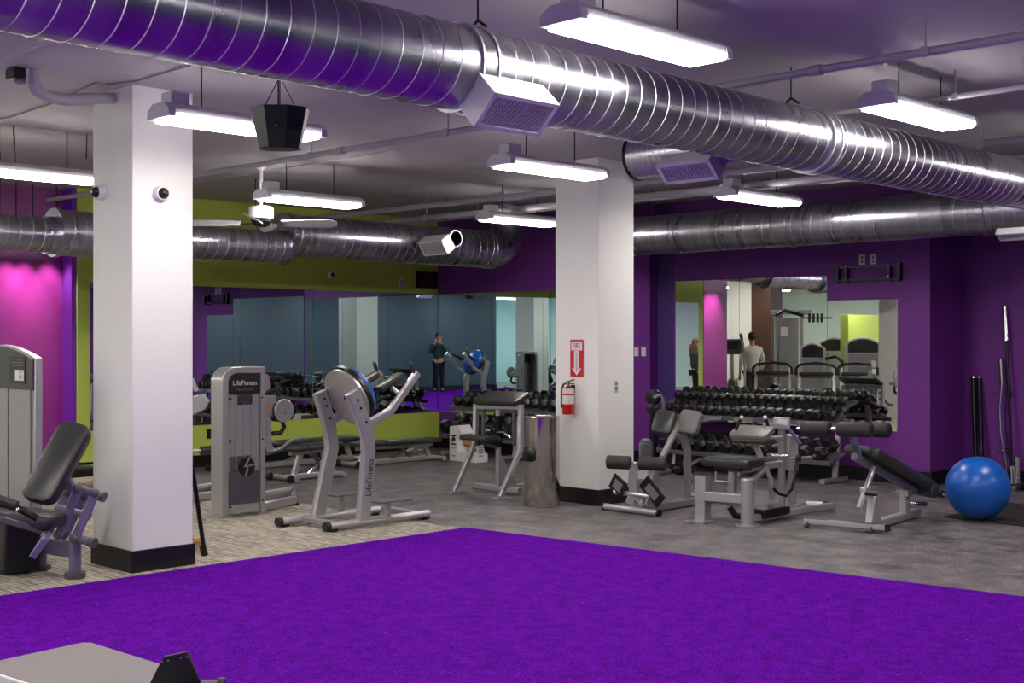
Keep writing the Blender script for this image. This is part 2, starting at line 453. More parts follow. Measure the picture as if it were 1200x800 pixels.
# windows
for i, (y0, y1) in enumerate(((10.0, 11.6), (12.6, 14.2))):
    struct('window_%d' % (i+1), MB().bb((WX+.001, y0, .9), (WX+.03, y1, 2.4)), M_windowglow)
struct('window_3', MB().bb((-6.9, -6.999, .6), (-5.6, -6.96, 2.5)), M_windowglow)
struct('window_4', MB().bb((-5.0, -6.999, .6), (-3.7, -6.96, 2.5)), M_windowglow)
struct('door_1', MB().bb((WX+.001, 7.6, 0), (WX+.03, 8.8, 2.15)), M_doorglow)

# columns
def column(near, w, dd, label):
    x, y = near
    t = thing('column', label, 'column', (x+w/2, y+dd/2, 0))
    build('shaft', MB().bb((x, y, 0), (x+w, y+dd, CZ)), M_white, t, bevel=.006)
    build('baseboard', MB().bb((x-.012, y-.012, 0), (x+w+.012, y+dd+.012, BH)), M_base, t, bevel=.003)
CL = (4.307, 7.88); CR = (9.165, 7.88)
column(CL, .467, .56, 'white square column with two round security cameras and black base')
column(CR, .53, .56, 'white square column with the fire extinguisher and black base')

# mirrors
def mirror_panel(label, a, b, m, seam='x'):
    t = MB().bb(a, b)
    o = build('wall_mirror', t, m, loc=((a[0]+b[0])/2, (a[1]+b[1])/2, a[2]))
    tag(o, label, 'mirror'); return o
mx = [6.99, 7.90, 9.03, 10.16, 11.28, 12.41]
whichA = ['half hidden behind the column with the cameras', 'above the weight tower', 'between the weight tower and the knee raise station',
          'showing the reflected white column', 'next to the far corner']
for i in range(5):
    mirror_panel('frameless mirror panel on the green wall, '+whichA[i], (mx[i]+.003, YA-.012, .525), (mx[i+1]-.003, YA-.001, 2.24), M_mirror)
my = [13.765, 12.64, 11.51, 10.50]
whichB = ['beside the far corner', 'between far corner and the column with the extinguisher', 'mostly hidden behind the column with the extinguisher']
for i in range(3):
    mirror_panel('frameless mirror panel on the purple wall, '+whichB[i], (XB-.012, my[i+1]+.003, .525), (XB-.001, my[i]-.003, 2.24), M_mirror)
yA1 = PX(867, 400, XC).y; yA2 = PX(970, 400, XC).y; yA3 = PX(1052.5, 400, XC).y
mirror_panel('tall frameless mirror panel above the dumbbells, nearest the light switches', (XC-.012, yA1+.002, .57), (XC-.001, 9.80, 2.32), M_mirror2)
mirror_panel('tall frameless mirror panel above the dumbbells, next to the shorter mirror', (XC-.012, yA2+.002, .57), (XC-.001, yA1-.002, 2.32), M_mirror2)
mirror_panel('shorter frameless mirror under the black wall bracket, reflecting a white column', (XC-.012, yA3, .57), (XC-.001, yA2-.002, 2.03), M_mirror2)

# ------------------------------------------------------------------ ceiling lights
def make_light(x1, y, label, group=None, z=2.92):
    x0 = x1-1.17; w = .125
    t = thing('ceiling_light', label, 'ceiling light', ((x0+x1)/2, y, z), group)
    h = MB()
    prof = [(-w, 0), (w, 0), (w*.95, .05), (w*.5, .085), (-w*.5, .085), (-w*.95, .05)]
    h.prism([V3((x0+.05, y+a, z+.012+b)) for a, b in prof], (x1-x0-.1, 0, 0))
    build('housing', h, M_whitep, t, bevel=.004)
    e = MB()
    for xa in (x0, x1-.05):
        e.prism([V3((xa, y+a*1.04, z+.004+b*1.06)) for a, b in prof], (.05, 0, 0))
    build('end_cap', e, M_whitep, t, bevel=.004)
    b = MB().box((x0+.12, y, z+.13), (.13, .12, .08)); build('ballast_box', b, M_whitep, t, bevel=.01)
    build('lens', MB().prism([V3((x0+.055, y+a, z+b)) for a, b in ((-w*1.03, .022), (-w*.97, -.004), (-w*.85, -.012), (w*.85, -.012), (w*.97, -.004), (w*1.03, .022))], (x1-x0-.11, 0, 0)), M_lens, t)
    for xx in (x0+.3, x1-.3):
        r = MB().tube([(xx, y, z+.09), (xx, y, CZ)], .005, 6); build('hanger_rod', r, M_blacks, t)
    return t
ROWS = {3.6: (3.85, 3.02, {5.15: 5.38, 8.1: 8.24}), 6.85: (6.85, 2.92, {5.15: 5.08, 8.1: 7.97, 11.05: 10.93}), 10.1: (10.1, 2.92, {5.15: 5.22, 8.1: 8.01, 11.05: 10.95})}
lab = {(5.15, 3.6): 'long white ceiling light above the big duct, brightest and nearest',
       (8.1, 3.6): 'white ceiling light above the big duct, the farther of the two there',
       (5.15, 6.85): 'white ceiling light crossing behind the black pendant speaker',
       (8.1, 6.85): 'white ceiling light hanging in front of the column with the fire extinguisher',
       (11.05, 6.85): 'white ceiling light below the big duct, near the purple-grilled air diffuser',
       (5.15, 10.1): 'white ceiling light hung from a thin wire frame above the magenta wall',
       (8.1, 10.1): 'white ceiling light beside the ceiling fan',
       (11.05, 10.1): 'white ceiling light partly hidden behind the column with the extinguisher'}
for k in lab:
    ry, rz_, rx = ROWS[k[1]]; make_light(rx[k[0]], ry, lab[k], z=rz_)
og = 'ceiling lights outside the frame'
for x1 in (-3.7, -.75, 2.2, 5.15, 8.1, 11.05):
    for y in (.35, 3.6, 6.85, 10.1, 13.35, 16.6, 19.4):
        if (x1, y) in lab: continue
        if y > 13 and x1 > 4: continue
        make_light(x1, y, 'white ceiling light further along the hall, outside the photograph', og)
for y in (-4.4, -2.4): make_light(-4.6, y, 'white ceiling light further along the hall, outside the photograph', og)
# spots added out of sight to put a pink glow on the magenta wall
def spot(loc, tgt, col, power, size, blend=.6, rad=.03):
    l = bpy.data.lights.new('added_spot_lamp', 'SPOT'); l.energy = power; l.color = col; l.spot_size = size; l.spot_blend = blend; l.shadow_soft_size = rad
    o = bpy.data.objects.new('added_spot_lamp', l); COL.objects.link(o); o.location = loc
    o.rotation_euler = (V3(tgt)-V3(loc)).to_track_quat('-Z', 'Y').to_euler(); return o
for i, xx in enumerate((6.13, 6.32, 6.60)):
    t = thing('added_spot', 'small black spotlight added unseen over the magenta wall, '+('farthest from the green wall', 'between the other two', 'nearest the green wall')[i], 'spotlight', (xx, 13.78, 2.78))
    build('lamp_can', MB().lathe((xx, 13.78, 2.75), (0, .3, 1), [(.03, 0), (.04, .01), (.04, .1), (.02, .12)], 16), M_black, t)
    build('bracket', MB().tube([(xx, 13.80, 2.86), (xx, 13.80, CZ)], .008, 6), M_black, t)
    s = spot((xx, 13.78, 2.74), (xx, 14.03, 1.6), (1, .92, .72), 52, math.radians(62), .8)
    s.parent = t; s.location = V3((0, 0, -.05))

# ------------------------------------------------------------------ ducts
def helix(a, b, r, pitch, rr=.0035):
    a, b = V3(a), V3(b); d, s, n = frame_of(b-a); L = (b-a).length; N = int(L/pitch*28); pts = []
    for i in range(N+1):
        t = i/28*2*PI; pts.append(a + d*(L*i/N) + s*math.cos(t)*r + n*math.sin(t)*r)
    return MB().tube(pts, rr, 4)
def ring(mb, c, ax, r, w=.05, h=.012):
    return mb.lathe(V3(c)-V3(ax).normalized()*w/2, ax, [(r-.01, 0), (r+h, 0), (r+h, w), (r-.01, w)], 48)
def cyl(a, b, r, n=56, caps=True):
    a, b = V3(a), V3(b); L = (b-a).length
    return MB().lathe(a, b-a, [(r, 0), (r, L)], n)
ZM = 2.883; YM = 4.4; RM = .2
t = thing('air_duct', 'largest spiral galvanised air duct, running overhead across the whole room', 'air duct', (5.5, YM, ZM))
build('duct_pipe', cyl((-2.2, YM, ZM), (13.7, YM, ZM), RM), M_galv, t)
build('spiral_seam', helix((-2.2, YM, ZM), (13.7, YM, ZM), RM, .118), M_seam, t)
for px in (541, 950):
    x = PY(px, 120, YM).x
    build('coupling_band', ring(MB(), (x, YM, ZM), (1, 0, 0), RM, .10, .007), M_galv, t)
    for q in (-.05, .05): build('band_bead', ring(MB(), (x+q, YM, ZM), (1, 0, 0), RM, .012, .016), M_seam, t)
for px in (560, 927, 1290):
    x = PY(px, 120, YM).x
    r = MB().tube([(x, YM-.06, ZM+RM+.01), (x, YM, ZM+RM+.05), (x, YM+.06, ZM+RM+.01)], .008, 6)
    r.tube([(x, YM, ZM+RM+.04), (x, YM, CZ)], .005, 6); build('hanger', r, M_blacks, t)

def vent_box(parent, center, length_ax, out, L, W, depth, slats=18):
    c = V3(center); u = V3(length_ax).normalized(); n = V3(out).normalized(); v = n.cross(u)
    b = MB(); hw, hl = W/2, L/2
    # open collar box that flares to the face frame
    back = [c - n*depth + u*sx*hl*.98 + v*sy*hw*.98 for sx, sy in ((-1, -1), (1, -1), (1, 1), (-1, 1))]
    front = [c + u*sx*hl + v*sy*hw for sx, sy in ((-1, -1), (1, -1), (1, 1), (-1, 1))]
    b.add(back+front, [(0, 1, 2, 3), (0, 4, 5, 1), (1, 5, 6, 2), (2, 6, 7, 3), (3, 7, 4, 0), (7, 6, 5, 4)])
    build('diffuser_box', b, M_whitep, parent)
    f = MB(); fw = .024
    f.box(c+n*.006+v*(hw-fw/2), (L, fw, .014), (u, v, n)); f.box(c+n*.006-v*(hw-fw/2), (L, fw, .014), (u, v, n))
    f.box(c+n*.006+u*(hl-fw/2), (fw, W, .014), (u, v, n)); f.box(c+n*.006-u*(hl-fw/2), (fw, W, .014), (u, v, n))
    build('diffuser_frame', f, M_whitep, parent, bevel=.002)
    s = MB()
    for i in range(slats):
        x = -hl+fw+(L-2*fw)*(i+.5)/slats
        s.box(c+n*.006+u*x, (.0035, W-2*fw, .012), (u+n*.5, v, n-u*.5))
    for q in (-.25, .25): s.box(c+n*.004+v*W*q, (L-2*fw, .003, .003), (u, v, n))
    g = build('grille', s, M_whitep, parent)
    build('grille_back', MB().box(c+n*.0015, (L-2*fw, W-2*fw, .002), (u, v, n)), M_pipe, parent)
n1 = V3((0, -1, -1)).normalized()
x0v, x1v = 4.04, 4.48
tv = thing('air_diffuser', 'white louvred air diffuser on the underside of the big duct', 'air vent', (4.26, YM-.2, ZM-.2))
vent_box(tv, (4.26, YM-.226, ZM-.226), (1, 0, 0), n1, .44, .2, .16, 22)
# short branch duct behind with its own diffuser
t = thing('branch_duct', 'short branch duct with round end behind the big duct, close to the extinguisher column', 'air duct', (7.0, 5.2, ZM))
build('duct_pipe', cyl((7.0, YM+RM+.01, ZM), (7.0, 5.66, ZM), .16), M_galvy, t)
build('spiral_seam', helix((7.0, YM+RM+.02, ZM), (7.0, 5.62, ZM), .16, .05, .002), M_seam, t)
build('end_ring', ring(MB(), (7.0, 5.655, ZM), (0, 1, 0), .16, .015, .008), M_blacks, t)
tv = thing('air_diffuser', 'white air diffuser with purple-looking grille on the branch duct', 'air vent', (6.8, 5.1, 2.7))
vent_box(tv, (6.83, 5.09, 2.713), (0, 1, 0), (-1, 0, -1), .44, .17, .12, 14)
# duct along the right wall
ZR = 2.80; XR = 11.65; RR = .225
t = thing('air_duct', 'spiral duct under the ceiling along the purple wall with mirrors', 'air duct', (XR, 7, ZR))
build('duct_pipe', cyl((XR, YM+RM+.02, ZR), (XR, 9.95, ZR), RR), M_galvy, t)
for y in (5.6, 7.6, 9.2): build('hanger', MB().tube([(XR, y, ZR+RR-.005), (XR, y, CZ)], .006, 6), M_blacks, t)
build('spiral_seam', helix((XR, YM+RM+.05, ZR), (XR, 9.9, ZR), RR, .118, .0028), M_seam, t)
for px in (800, 930, 1160):
    y = PX(px, 250, XR).y
    build('coupling_band', ring(MB(), (XR, y, ZR), (0, 1, 0), RR, .06, .008), M_galv, t)
el = MB(); pts = [V3((XR, 9.94, ZR))]
for i in range(9):
    a = PI/2*i/8; pts.append(V3((XR, 9.95+.28*math.sin(a), ZR+.28*(1-math.cos(a)))))
pts.append(V3((XR, 10.23, CZ-.01))); el.tube(pts, RR, 40); build('elbow', el, M_galv, t)
# duct along the green wall, in stepped sections
YL = 11.6
t = thing('air_duct', 'spiral duct under the ceiling along the green back wall', 'air duct', (8.5, YL, 2.65))
secs = [(3.0, PY(62, 270, YL).x, .165, 2.58), (PY(62, 270, YL).x, PY(175, 270, YL).x, .22, 2.61),
        (PY(175, 270, YL).x, PY(330, 290, YL).x, .175, 2.60), (PY(330, 290, YL).x, 11.35, .235, 2.737)]
for a, b, r, z in secs:
    build('duct_pipe', cyl((a, YL, z), (b, YL, z), r), M_galv, t)
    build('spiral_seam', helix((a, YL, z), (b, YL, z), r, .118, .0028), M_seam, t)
    build('coupling_band', ring(MB(), (b-.02, YL, z), (1, 0, 0), r, .12, .014), M_galv, t)
    build('coupling_band', ring(MB(), (a+.02, YL, z), (1, 0, 0), r, .05, .014), M_galv, t)
el = MB(); pts = [V3((11.34, YL, 2.737))]
for i in range(9):
    a = PI/2*i/8; pts.append(V3((11.35+.33*math.sin(a), YL, 2.737+.33*(1-math.cos(a)))))
pts.append(V3((11.68, YL, CZ-.01))); el.tube(pts, .235, 40); build('elbow', el, M_galv, t)
for x in (5.0, 7.8, 10.6): build('hanger', MB().tube([(x, YL, 2.6), (x, YL, CZ)], .006, 6), M_blacks, t)
# side tap with diffuser
t = thing('branch_duct', 'short round duct stub poking out of the duct on the green wall', 'air duct', (10.12, 11.15, 2.77))
build('duct_pipe', cyl((10.15, YL-.22, 2.775), (10.15, 10.95, 2.775), .095, 32), M_galv, t)
build('end_ring', ring(MB(), (10.15, 10.95, 2.775), (0, 1, 0), .095, .02, .008), M_galvy, t)
build('end_plate', MB().lathe((10.15, 10.940, 2.775), (0, 1, 0), [(.088, 0), (.088, .009)], 28), M_shroudd, t)
tv = thing('air_diffuser', 'white air diffuser box hanging beside the round duct stub at the green wall', 'air vent', (9.9, 11.2, 2.7))
vent_box(tv, (9.93, 11.10, 2.66), (0, 1, 0), (-1, 0, -.7), .42, .19, .14, 12)
# small diffuser at right edge
tv = thing('air_diffuser', 'white air diffuser below the duct in the purple recess', 'air vent', tuple(PX(1188, 275, 10.9)))
vent_box(tv, PX(1192, 276, 10.9), (0, 1, 0), (-.5, 0, -1), .34, .12, .05, 8)

# ------------------------------------------------------------------ pipes, conduit, tray
def pipe(name, label, cat, pts, r, m=None, couplings=(), hangers=()):
    pts = [V3(p) for p in pts]; t = thing(name, label, cat, tuple(pts[0]))
    build('pipe_run', MB().tube(pts, r, 14), m or M_pipe, t)
    for c, ax in couplings: build('coupling', cyl(V3(c)-V3(ax)*.04, V3(c)+V3(ax)*.04, r*1.35, 16), m or M_pipe, t)
    for c in hangers:
        c = V3(c); build('hanger', MB().tube([c, (c.x, c.y, CZ)], .006, 6).lathe((c.x-r*1.2, c.y, c.z), (1, 0, 0), [(r*1.25, 0), (r*1.25, .02)], 12), m or M_pipe, t)
    return t
yy = lambda px, X, z=3.15: PX(px, 100, X).y
pipe('sprinkler_pipe', 'long white sprinkler pipe crossing the ceiling behind the big duct', 'pipe',
     [(6.45, 13.7, 3.15), (6.45, 1.6, 3.15)], .024, couplings=[((6.45, yy(400, 6.45), 3.15), (0, 1, 0)), ((6.45, yy(956, 6.45), 3.15), (0, 1, 0))],
     hangers=[(6.45, yy(365, 6.45), 3.15), (6.45, yy(525, 6.45), 3.15), (6.45, yy(1085, 6.45), 3.15)])
pipe('sprinkler_pipe', 'thinnest white pipe on the ceiling, beyond the big duct', 'pipe', [(7.83, 5.7, 3.16), (7.83, 1.2, 3.16)], .018,
     hangers=[(7.83, yy(1120, 7.83), 3.16)])
pipe('sprinkler_pipe', 'white ceiling pipe nearest in front of the far mirrors', 'pipe', [(9.72, 13.4, 3.13), (9.72, 1.5, 3.13)], .034,
     hangers=[(9.72, yy(590, 9.72), 3.13), (9.72, yy(790, 9.72), 3.13), (9.72, yy(1150, 9.72), 3.13)])
pipe('sprinkler_pipe', 'second white ceiling pipe of the three over the mirrors', 'pipe', [(10.35, 13.5, 3.08), (10.35, 3.0, 3.08)], .034,
     hangers=[(10.35, yy(500, 10.35), 3.08), (10.35, yy(850, 10.35), 3.08)])
pipe('sprinkler_pipe', 'third white ceiling pipe, the one closest to the purple wall', 'pipe', [(11.1, 13.5, 3.15), (11.1, 5.0, 3.15)], .026, hangers=[(11.1, yy(560, 11.1), 3.15)])
pipe('conduit', 'thin curved conduit looping beside the ceiling fan', 'conduit',
     [(7.3, 13.7, 3.28), (7.3, 9.0, 3.28), (7.25, 8.6, 3.27), (6.9, 8.3, 3.27), (6.6, 8.2, 3.2)], .008)
a = G(0, 72, 3.12); b = PX(84, 40, a.x)
tr = MB().bar([(a.x, a.y+2.5, 3.12), (a.x, 2.6, 3.12)], .10, .04)
tag(build('cable_tray', tr, M_pipe, loc=tuple(a)), 'flat pale cable tray on the ceiling beyond the big duct', 'cable tray')
# drain elbow entering the left column
e0 = PD(44, 84, 9.0); e1 = PD(44, 96, 9.0)
CE = lambda px, py: G(px, py, CZ-.012)
zd = PX(110, 121, 4.31).z
q0 = V3((4.31, 8.15, zd)); qa = PD(75, 117, 8.35); qb = PD(52, 112, 8.15); qc = PD(42, 105, 8.05); qd = PD(38, 96, 8.0)
pipe('drain_pipe', 'fat white elbow pipe entering the top of the column with the cameras', 'pipe', [qd+V3((0, 0, .08)), qd, qc, qb, qa, q0], .04)
t = thing('sensor_box', 'small dark box on the ceiling beside the fat elbow pipe', 'sensor', tuple(PD(20, 86, 8.1)))
build('case', MB().box(PD(20, 87, 8.1), (.1, .13, .07)), M_black, t, bevel=.01)
build('bulb', MB().ball(PD(24, 95, 8.1), .04, .06, .02), M_greyp, t)
# thin wiring on the ceiling round the left column
pipe('conduit', 'thin dark wire along the ceiling above the column with cameras', 'wire',
     [CE(0, 139), CE(10, 138), CE(68, 119), CE(98, 104), CE(112, 97), CE(124, 99), CE(160, 95), CE(225, 76), CE(245, 72)], .006, M_greyp)
pipe('wire_frame', 'thin dark wire frame holding the light above the magenta wall', 'wire',
     [PY(18, 193, 10.1), PY(15, 143, 10.1), PY(102, 151, 10.1), PY(101, 186, 10.1)], .006, M_blacks)

# ------------------------------------------------------------------ things under the ceiling
# speaker
sp = PD(328, 151, 6.35); t = thing('hanging_speaker', 'black pendant loudspeaker hung on three wires under the big duct', 'speaker', tuple(sp))
dF = V3((CT, ST, 0)); dR = V3((ST, -CT, 0)); k = 6.35/1480
sh = MB()
top = [(-34, 22), (-13, 26), (13, 26), (34, 22), (22, 18), (-22, 18)]
def spk(z, s, yoff):
    out = []
    for i in range(8):
        a = PI/8+PI*i/4; out.append(sp + dR*math.cos(a)*s*k + dF*math.sin(a)*s*.8*k + V3((0, 0, z*k)))
    return out
A = spk(24, 36, 0); B = spk(-24, 25, 0); Cc = spk(-20, 26, 0)
sh.add(B+Cc+A, [tuple(range(8))[::-1]] + [(j, (j+1) % 8, 8+(j+1) % 8, 8+j) for j in range(8)] + [(8+j, 8+(j+1) % 8, 16+(j+1) % 8, 16+j) for j in range(8)] + [tuple(range(16, 24))])
build('cabinet', sh, M_black, t, bevel=.004, angle=20)
build('badge', MB().ball(sp-dF*.8*29*k+V3((0, 0, .0)), .009, .009, .009, 10), M_greyp, t)
apex = sp + V3((0, 0, 61*k))
for off in (-19, 0, 19):
    build('wire', MB().tube([sp+dR*off*k+V3((0, 0, 24*k)), apex], .0025, 6), M_blacks, t)
build('wire', MB().tube([apex, (apex.x, apex.y, CZ)], .003, 6), M_blacks, t)
build('badge_ring', ring(MB(), sp-dF*.8*28*k, dF, .012, .004, .003), M_blacks, t)

# ceiling fan
fc = PD(306, 262, 12.4); t = thing('ceiling_fan', 'white four-blade ceiling fan hanging before the green wall', 'fan', tuple(fc))
build('motor', MB().lathe((fc.x, fc.y, fc.z), (0, 0, 1), [(.115, .05), (.12, .06), (.12, .15), (.09, .17), (.03, .18)]), M_whitep, t, angle=20)
build('motor_base', MB().lathe((fc.x, fc.y, fc.z), (0, 0, 1), [(.04, -.03), (.08, -.02), (.10, .02), (.10, .05)]), M_blacks, t, angle=20)
build('down_rod', MB().tube([(fc.x, fc.y, fc.z+.18), (fc.x, fc.y, CZ)], .018, 12).lathe((fc.x, fc.y, CZ-.08), (0, 0, 1), [(.03, 0), (.08, .06), (.08, .08)]), M_whitep, t)
for i in range(4):
    a = math.atan2(-CT, ST) + i*PI/2 + .05; d = V3((math.cos(a), math.sin(a), 0)); s_ = V3((-d.y, d.x, -.45)).normalized()
    p = fc+d*.10
    build('blade_iron', MB().bar([p, fc+d*.24+V3((0, 0, -.01))], .04, .01), M_blacks, t)
    poly = [fc+d*.2-s_*.05, fc+d*.45-s_*.075, fc+d*.68-s_*.075, fc+d*.74-s_*.03, fc+d*.74+s_*.04, fc+d*.68+s_*.075, fc+d*.45+s_*.075, fc+d*.2+s_*.05]
    build('blade', MB().prism(poly, (0, 0, .01)), M_whitep, t)

# dome cameras
def dome(p, n, label, r=.055):
    p, n = V3(p), V3(n); t = thing('security_camera', label, 'security camera', tuple(p))
    build('mount', MB().lathe(p, n, [(r, 0), (r, .03), (r*.85, .05)], 24), M_whitep, t)
    build('eye', MB().ball(p+n*.05, r*.7, n=20), M_black, t)
    build('lens', MB().lathe(p+n*(.05+r*.62), n, [(r*.2, 0), (r*.2, .008)], 12), M_chrome, t)
dome(PX(121, 226, CL[0]), (-1, 0, 0), 'white round security camera on the shaded side of the column')
dome(PY(187, 227, CL[1]), (0, -1, 0), 'white round security camera on the bright front side of the column')
dome(PY(387, 322, YA), (0, -1, 0), 'white round security camera on the green wall above the mirrors', .045)

# ------------------------------------------------------------------ wall plates and brackets
def plate(kind, label, cat, c, n, w=.07, h=.115, toggles=1):
    c, n = V3(c), V3(n); u = V3((0, 0, 1)).cross(n)
    t = thing(kind, label, cat, tuple(c))
    build('plate', MB().box(c+n*.004, (w, .008, h), (u, n, (0, 0, 1))), M_whitep, t, bevel=.002)
    for i in range(toggles):
        build('socket', MB().box(c+n*.009+V3((0, 0, (i-(toggles-1)/2)*.045)), (w*.45, .004, .034), (u, n, (0, 0, 1))), M_greyp if toggles > 1 else M_whitep, t, bevel=.001)
mX = V3((-1, 0, 0)); mY = V3((0, -1, 0))
plate('light_switch', 'white light switch on the purple wall, the one closer to the column', 'light switch', PX(746, 412, XP), mX)
plate('light_switch', 'white light switch on the purple wall, the one closer to the mirrors', 'light switch', PX(754.5, 412, XP), mX)
plate('wall_outlet', 'white outlet plate below eye level on the column with the extinguisher', 'outlet', PY(721.5, 452, CR[1]), mY, toggles=2)
plate('wall_outlet', 'small plate above the black wall bracket, the one nearer the mirrors', 'outlet', PX(1010.5, 304, XC), mX, toggles=2)
plate('wall_outlet', 'small plate above the black wall bracket, the one farther from the mirrors', 'outlet', PX(1023.5, 303.5, XC), mX, toggles=2)
plate('wall_outlet', 'small plate on the green wall above the mirrors', 'outlet', PY(470, 331, YA), mY, toggles=2)
pl = thing('wall_outlet', 'dark outlet on the lime wall behind the weight tower', 'outlet', tuple(PY(246, 508, YA-.04)))
build('plate', MB().box(PY(246, 508, YA-.04), (.09, .01, .12)), M_black, pl)
# tv bracket, right
t = thing('wall_bracket', 'wide black television bracket on the purple wall above the small mirror', 'bracket', tuple(PX(1018, 320, XC)))
ya, yb = PX(984, 320, XC).y, PX(1056, 320, XC).y; zc = PX(1018, 320, XC).z
for dz in (-.075, .075): build('rail', MB().bb((XC-.05, yb, zc+dz-.012), (XC-.03, ya, zc+dz+.012)), M_blacks, t)
for y in (ya, yb, ya-.11, yb+.12): build('arm', MB().bb((XC-.06, y-.015, zc-.1), (XC-.001, y+.015, zc+.1)), M_blacks, t)
for y in (ya-.11, yb+.12):
    for dz in (-.05, .09): build('bolt_head', MB().ball((XC-.062, y, zc+dz), .014, n=12), M_chrome, t)
# tv bracket, corner
t = thing('wall_bracket', 'black television bracket box in the far corner above the mirrors', 'bracket', tuple(PY(499, 327, YA)))
a = PY(487, 318, YA); b = PY(510, 338, YA)
fr = MB()
for (x0, z0, x1, z1) in ((a.x, a.z-.03, b.x, a.z), (a.x, b.z, b.x, b.z+.03), (a.x, b.z, a.x+.03, a.z), (b.x-.03, b.z, b.x, a.z)):
    fr.bb((x0, YA-.05, z0), (x1, YA-.001, z1))
build('frame', fr, M_blacks, t); build('back_plate', MB().bb((a.x+.03, YA-.012, b.z+.03), (b.x-.03, YA-.001, a.z-.03)), M_wood, t)

# fire sign + extinguisher on the right column's left face
X1 = CR[0]
t = thing('fire_sign', 'red and white FIRE EXTINGUISHER arrow sign on the column beside the steel bin', 'sign', tuple(PX(676, 420, X1)))
c = PX(676.3, 419.5, X1); w = .17; h = .36
build('board', MB().box(c+mX*.003, (.004, w, h)), M_redp, t)
build('panel', MB().box(c+mX*.006+V3((0, 0, h/2-.062)), (.002, w*.82, .085)), M_whitep, t)
ar = c+mX*.006
R_ = V3((0, -1, 0))
build('arrow', MB().prism([ar+R_*(-.032)+V3((0, 0, .07)), ar+R_*.032+V3((0, 0, .07)), ar+R_*.032+V3((0, 0, -.10)), ar+R_*.062+V3((0, 0, -.10)), ar+V3((0, 0, -.165)), ar+R_*(-.062)+V3((0, 0, -.10)), ar+R_*(-.032)+V3((0, 0, -.10))], (-.002, 0, 0)), M_whitep, t)
text('lettering', 'FIRE', M_redp, t, c+mX*.009+V3((0, 0, h/2-.062)), R_, (0, 0, 1), .07, squash=.8)
text('lettering', 'EXTINGUISHER', M_redp, t, ar+mX*.003+V3((0, 0, -.035)), (0, 0, -1), (0, -1, 0), .026)
def extinguisher():
    c = PX(672, 470, X1) ; x = X1-.075; y = c.y
    zt = PX(672, 455, X1-.07).z; zb = PX(672, 485.5, X1-.07).z
    t = thing('fire_extinguisher', 'red fire extinguisher hung below the arrow sign on the white column', 'fire extinguisher', (x, y, zb))
    r = .058
    build('cylinder', MB().lathe((x, y, zb), (0, 0, 1), [(r*.9, 0), (r, .01), (r, (zt-zb)*.9), (r*.8, (zt-zb)*1.0), (r*.35, (zt-zb)*1.08), (.016, (zt-zb)*1.12)]), M_red, t)
    build('label_band', MB().lathe((x, y, zb+.10), (0, 0, 1), [(r+.001, 0), (r+.001, .085)], 28), M_box, t)
    build('label_band', MB().lathe((x, y, zb+.20), (0, 0, 1), [(r+.001, 0), (r+.001, .05)], 28), M_box, t)
    z = zb+(zt-zb)*1.12
    build('valve', MB().lathe((x, y, z-.01), (0, 0, 1), [(.018, 0), (.018, .04)], 14), M_chrome, t)
    build('lever', MB().bar([(x, y+.02, z+.03), (x, y-.075, z+.055)], .02, .01).bar([(x, y+.02, z+.015), (x, y-.07, z+.015)], .02, .008), M_black, t)
    build('gauge', MB().lathe((x-.015, y, z+.02), (-1, 0, 0), [(.014, 0), (.014, .01)], 14), M_chrome, t)
    build('hose', MB().tube([(x, y+.015, z+.015), (x-.01, y+.05, z+.01), (x-.02, y+.07, z-.05), (x-.02, y+.07, z-.16), (x-.02, y+.068, z-.22)], .010, 10), M_black, t)
    build('wall_hook', MB().bb((X1-.02, y-.02, zb+.2), (X1-.001, y+.02, z)), M_blacks, t)
extinguisher()

# bin
bc = G(635, 592.5); R0 = .172; bh = .855
t = thing('waste_bin', 'tall brushed steel cylindrical waste bin beside the column with the extinguisher', 'bin', tuple(bc))
build('drum', MB().lathe(bc, (0, 0, 1), [(R0*.97, 0), (R0, .01), (R0, bh-.02), (R0*1.01, bh-.015), (R0*1.01, bh-.003), (R0*.97, bh), (R0*.9, bh-.004)], 56), M_steel, t)
op = MB(); a0 = math.atan2(-(bc.y), -(bc.x)) - math.radians(52)
zc_ = CAMH-(531-HY)*DEP(bc)/FL; N = 10; vs = []; hh = .068
for i in range(N+1):
    a = a0-math.radians(33)+math.radians(66)*i/N; e = hh*(1-.25*abs(2*i/N-1)**6)
    for z in (zc_-e, zc_+e): vs.append(V3((bc.x+(R0+.002)*math.cos(a), bc.y+(R0+.002)*math.sin(a), z)))
op.add(vs, [(2*i, 2*i+2, 2*i+3, 2*i+1) for i in range(N)]); ob = build('flap_opening', op, M_black, t)
md = ob.modifiers.new('Solid', 'SOLIDIFY'); md.thickness = .004

# ------------------------------------------------------------------ tools for gym machines
def foot_cap(p0, p1, r): return MB().tube([p0, p1], r, 18)
def roller(t, a, b, r, m=None, name='foam_roller'):
    a, b = V3(a), V3(b); L = (b-a).length; d = (b-a).normalized()
    o = build(name, MB().lathe(a, d, [(r*.6, 0), (r*.93, .006), (r, .02), (r, L-.02), (r*.93, L-.006), (r*.6, L)], 28), m or M_foam, t)
    build('end_washer', MB().lathe(a-d*.004, d, [(r*.45, 0), (r*.45, L+.008)], 18), M_black, o)
    return o

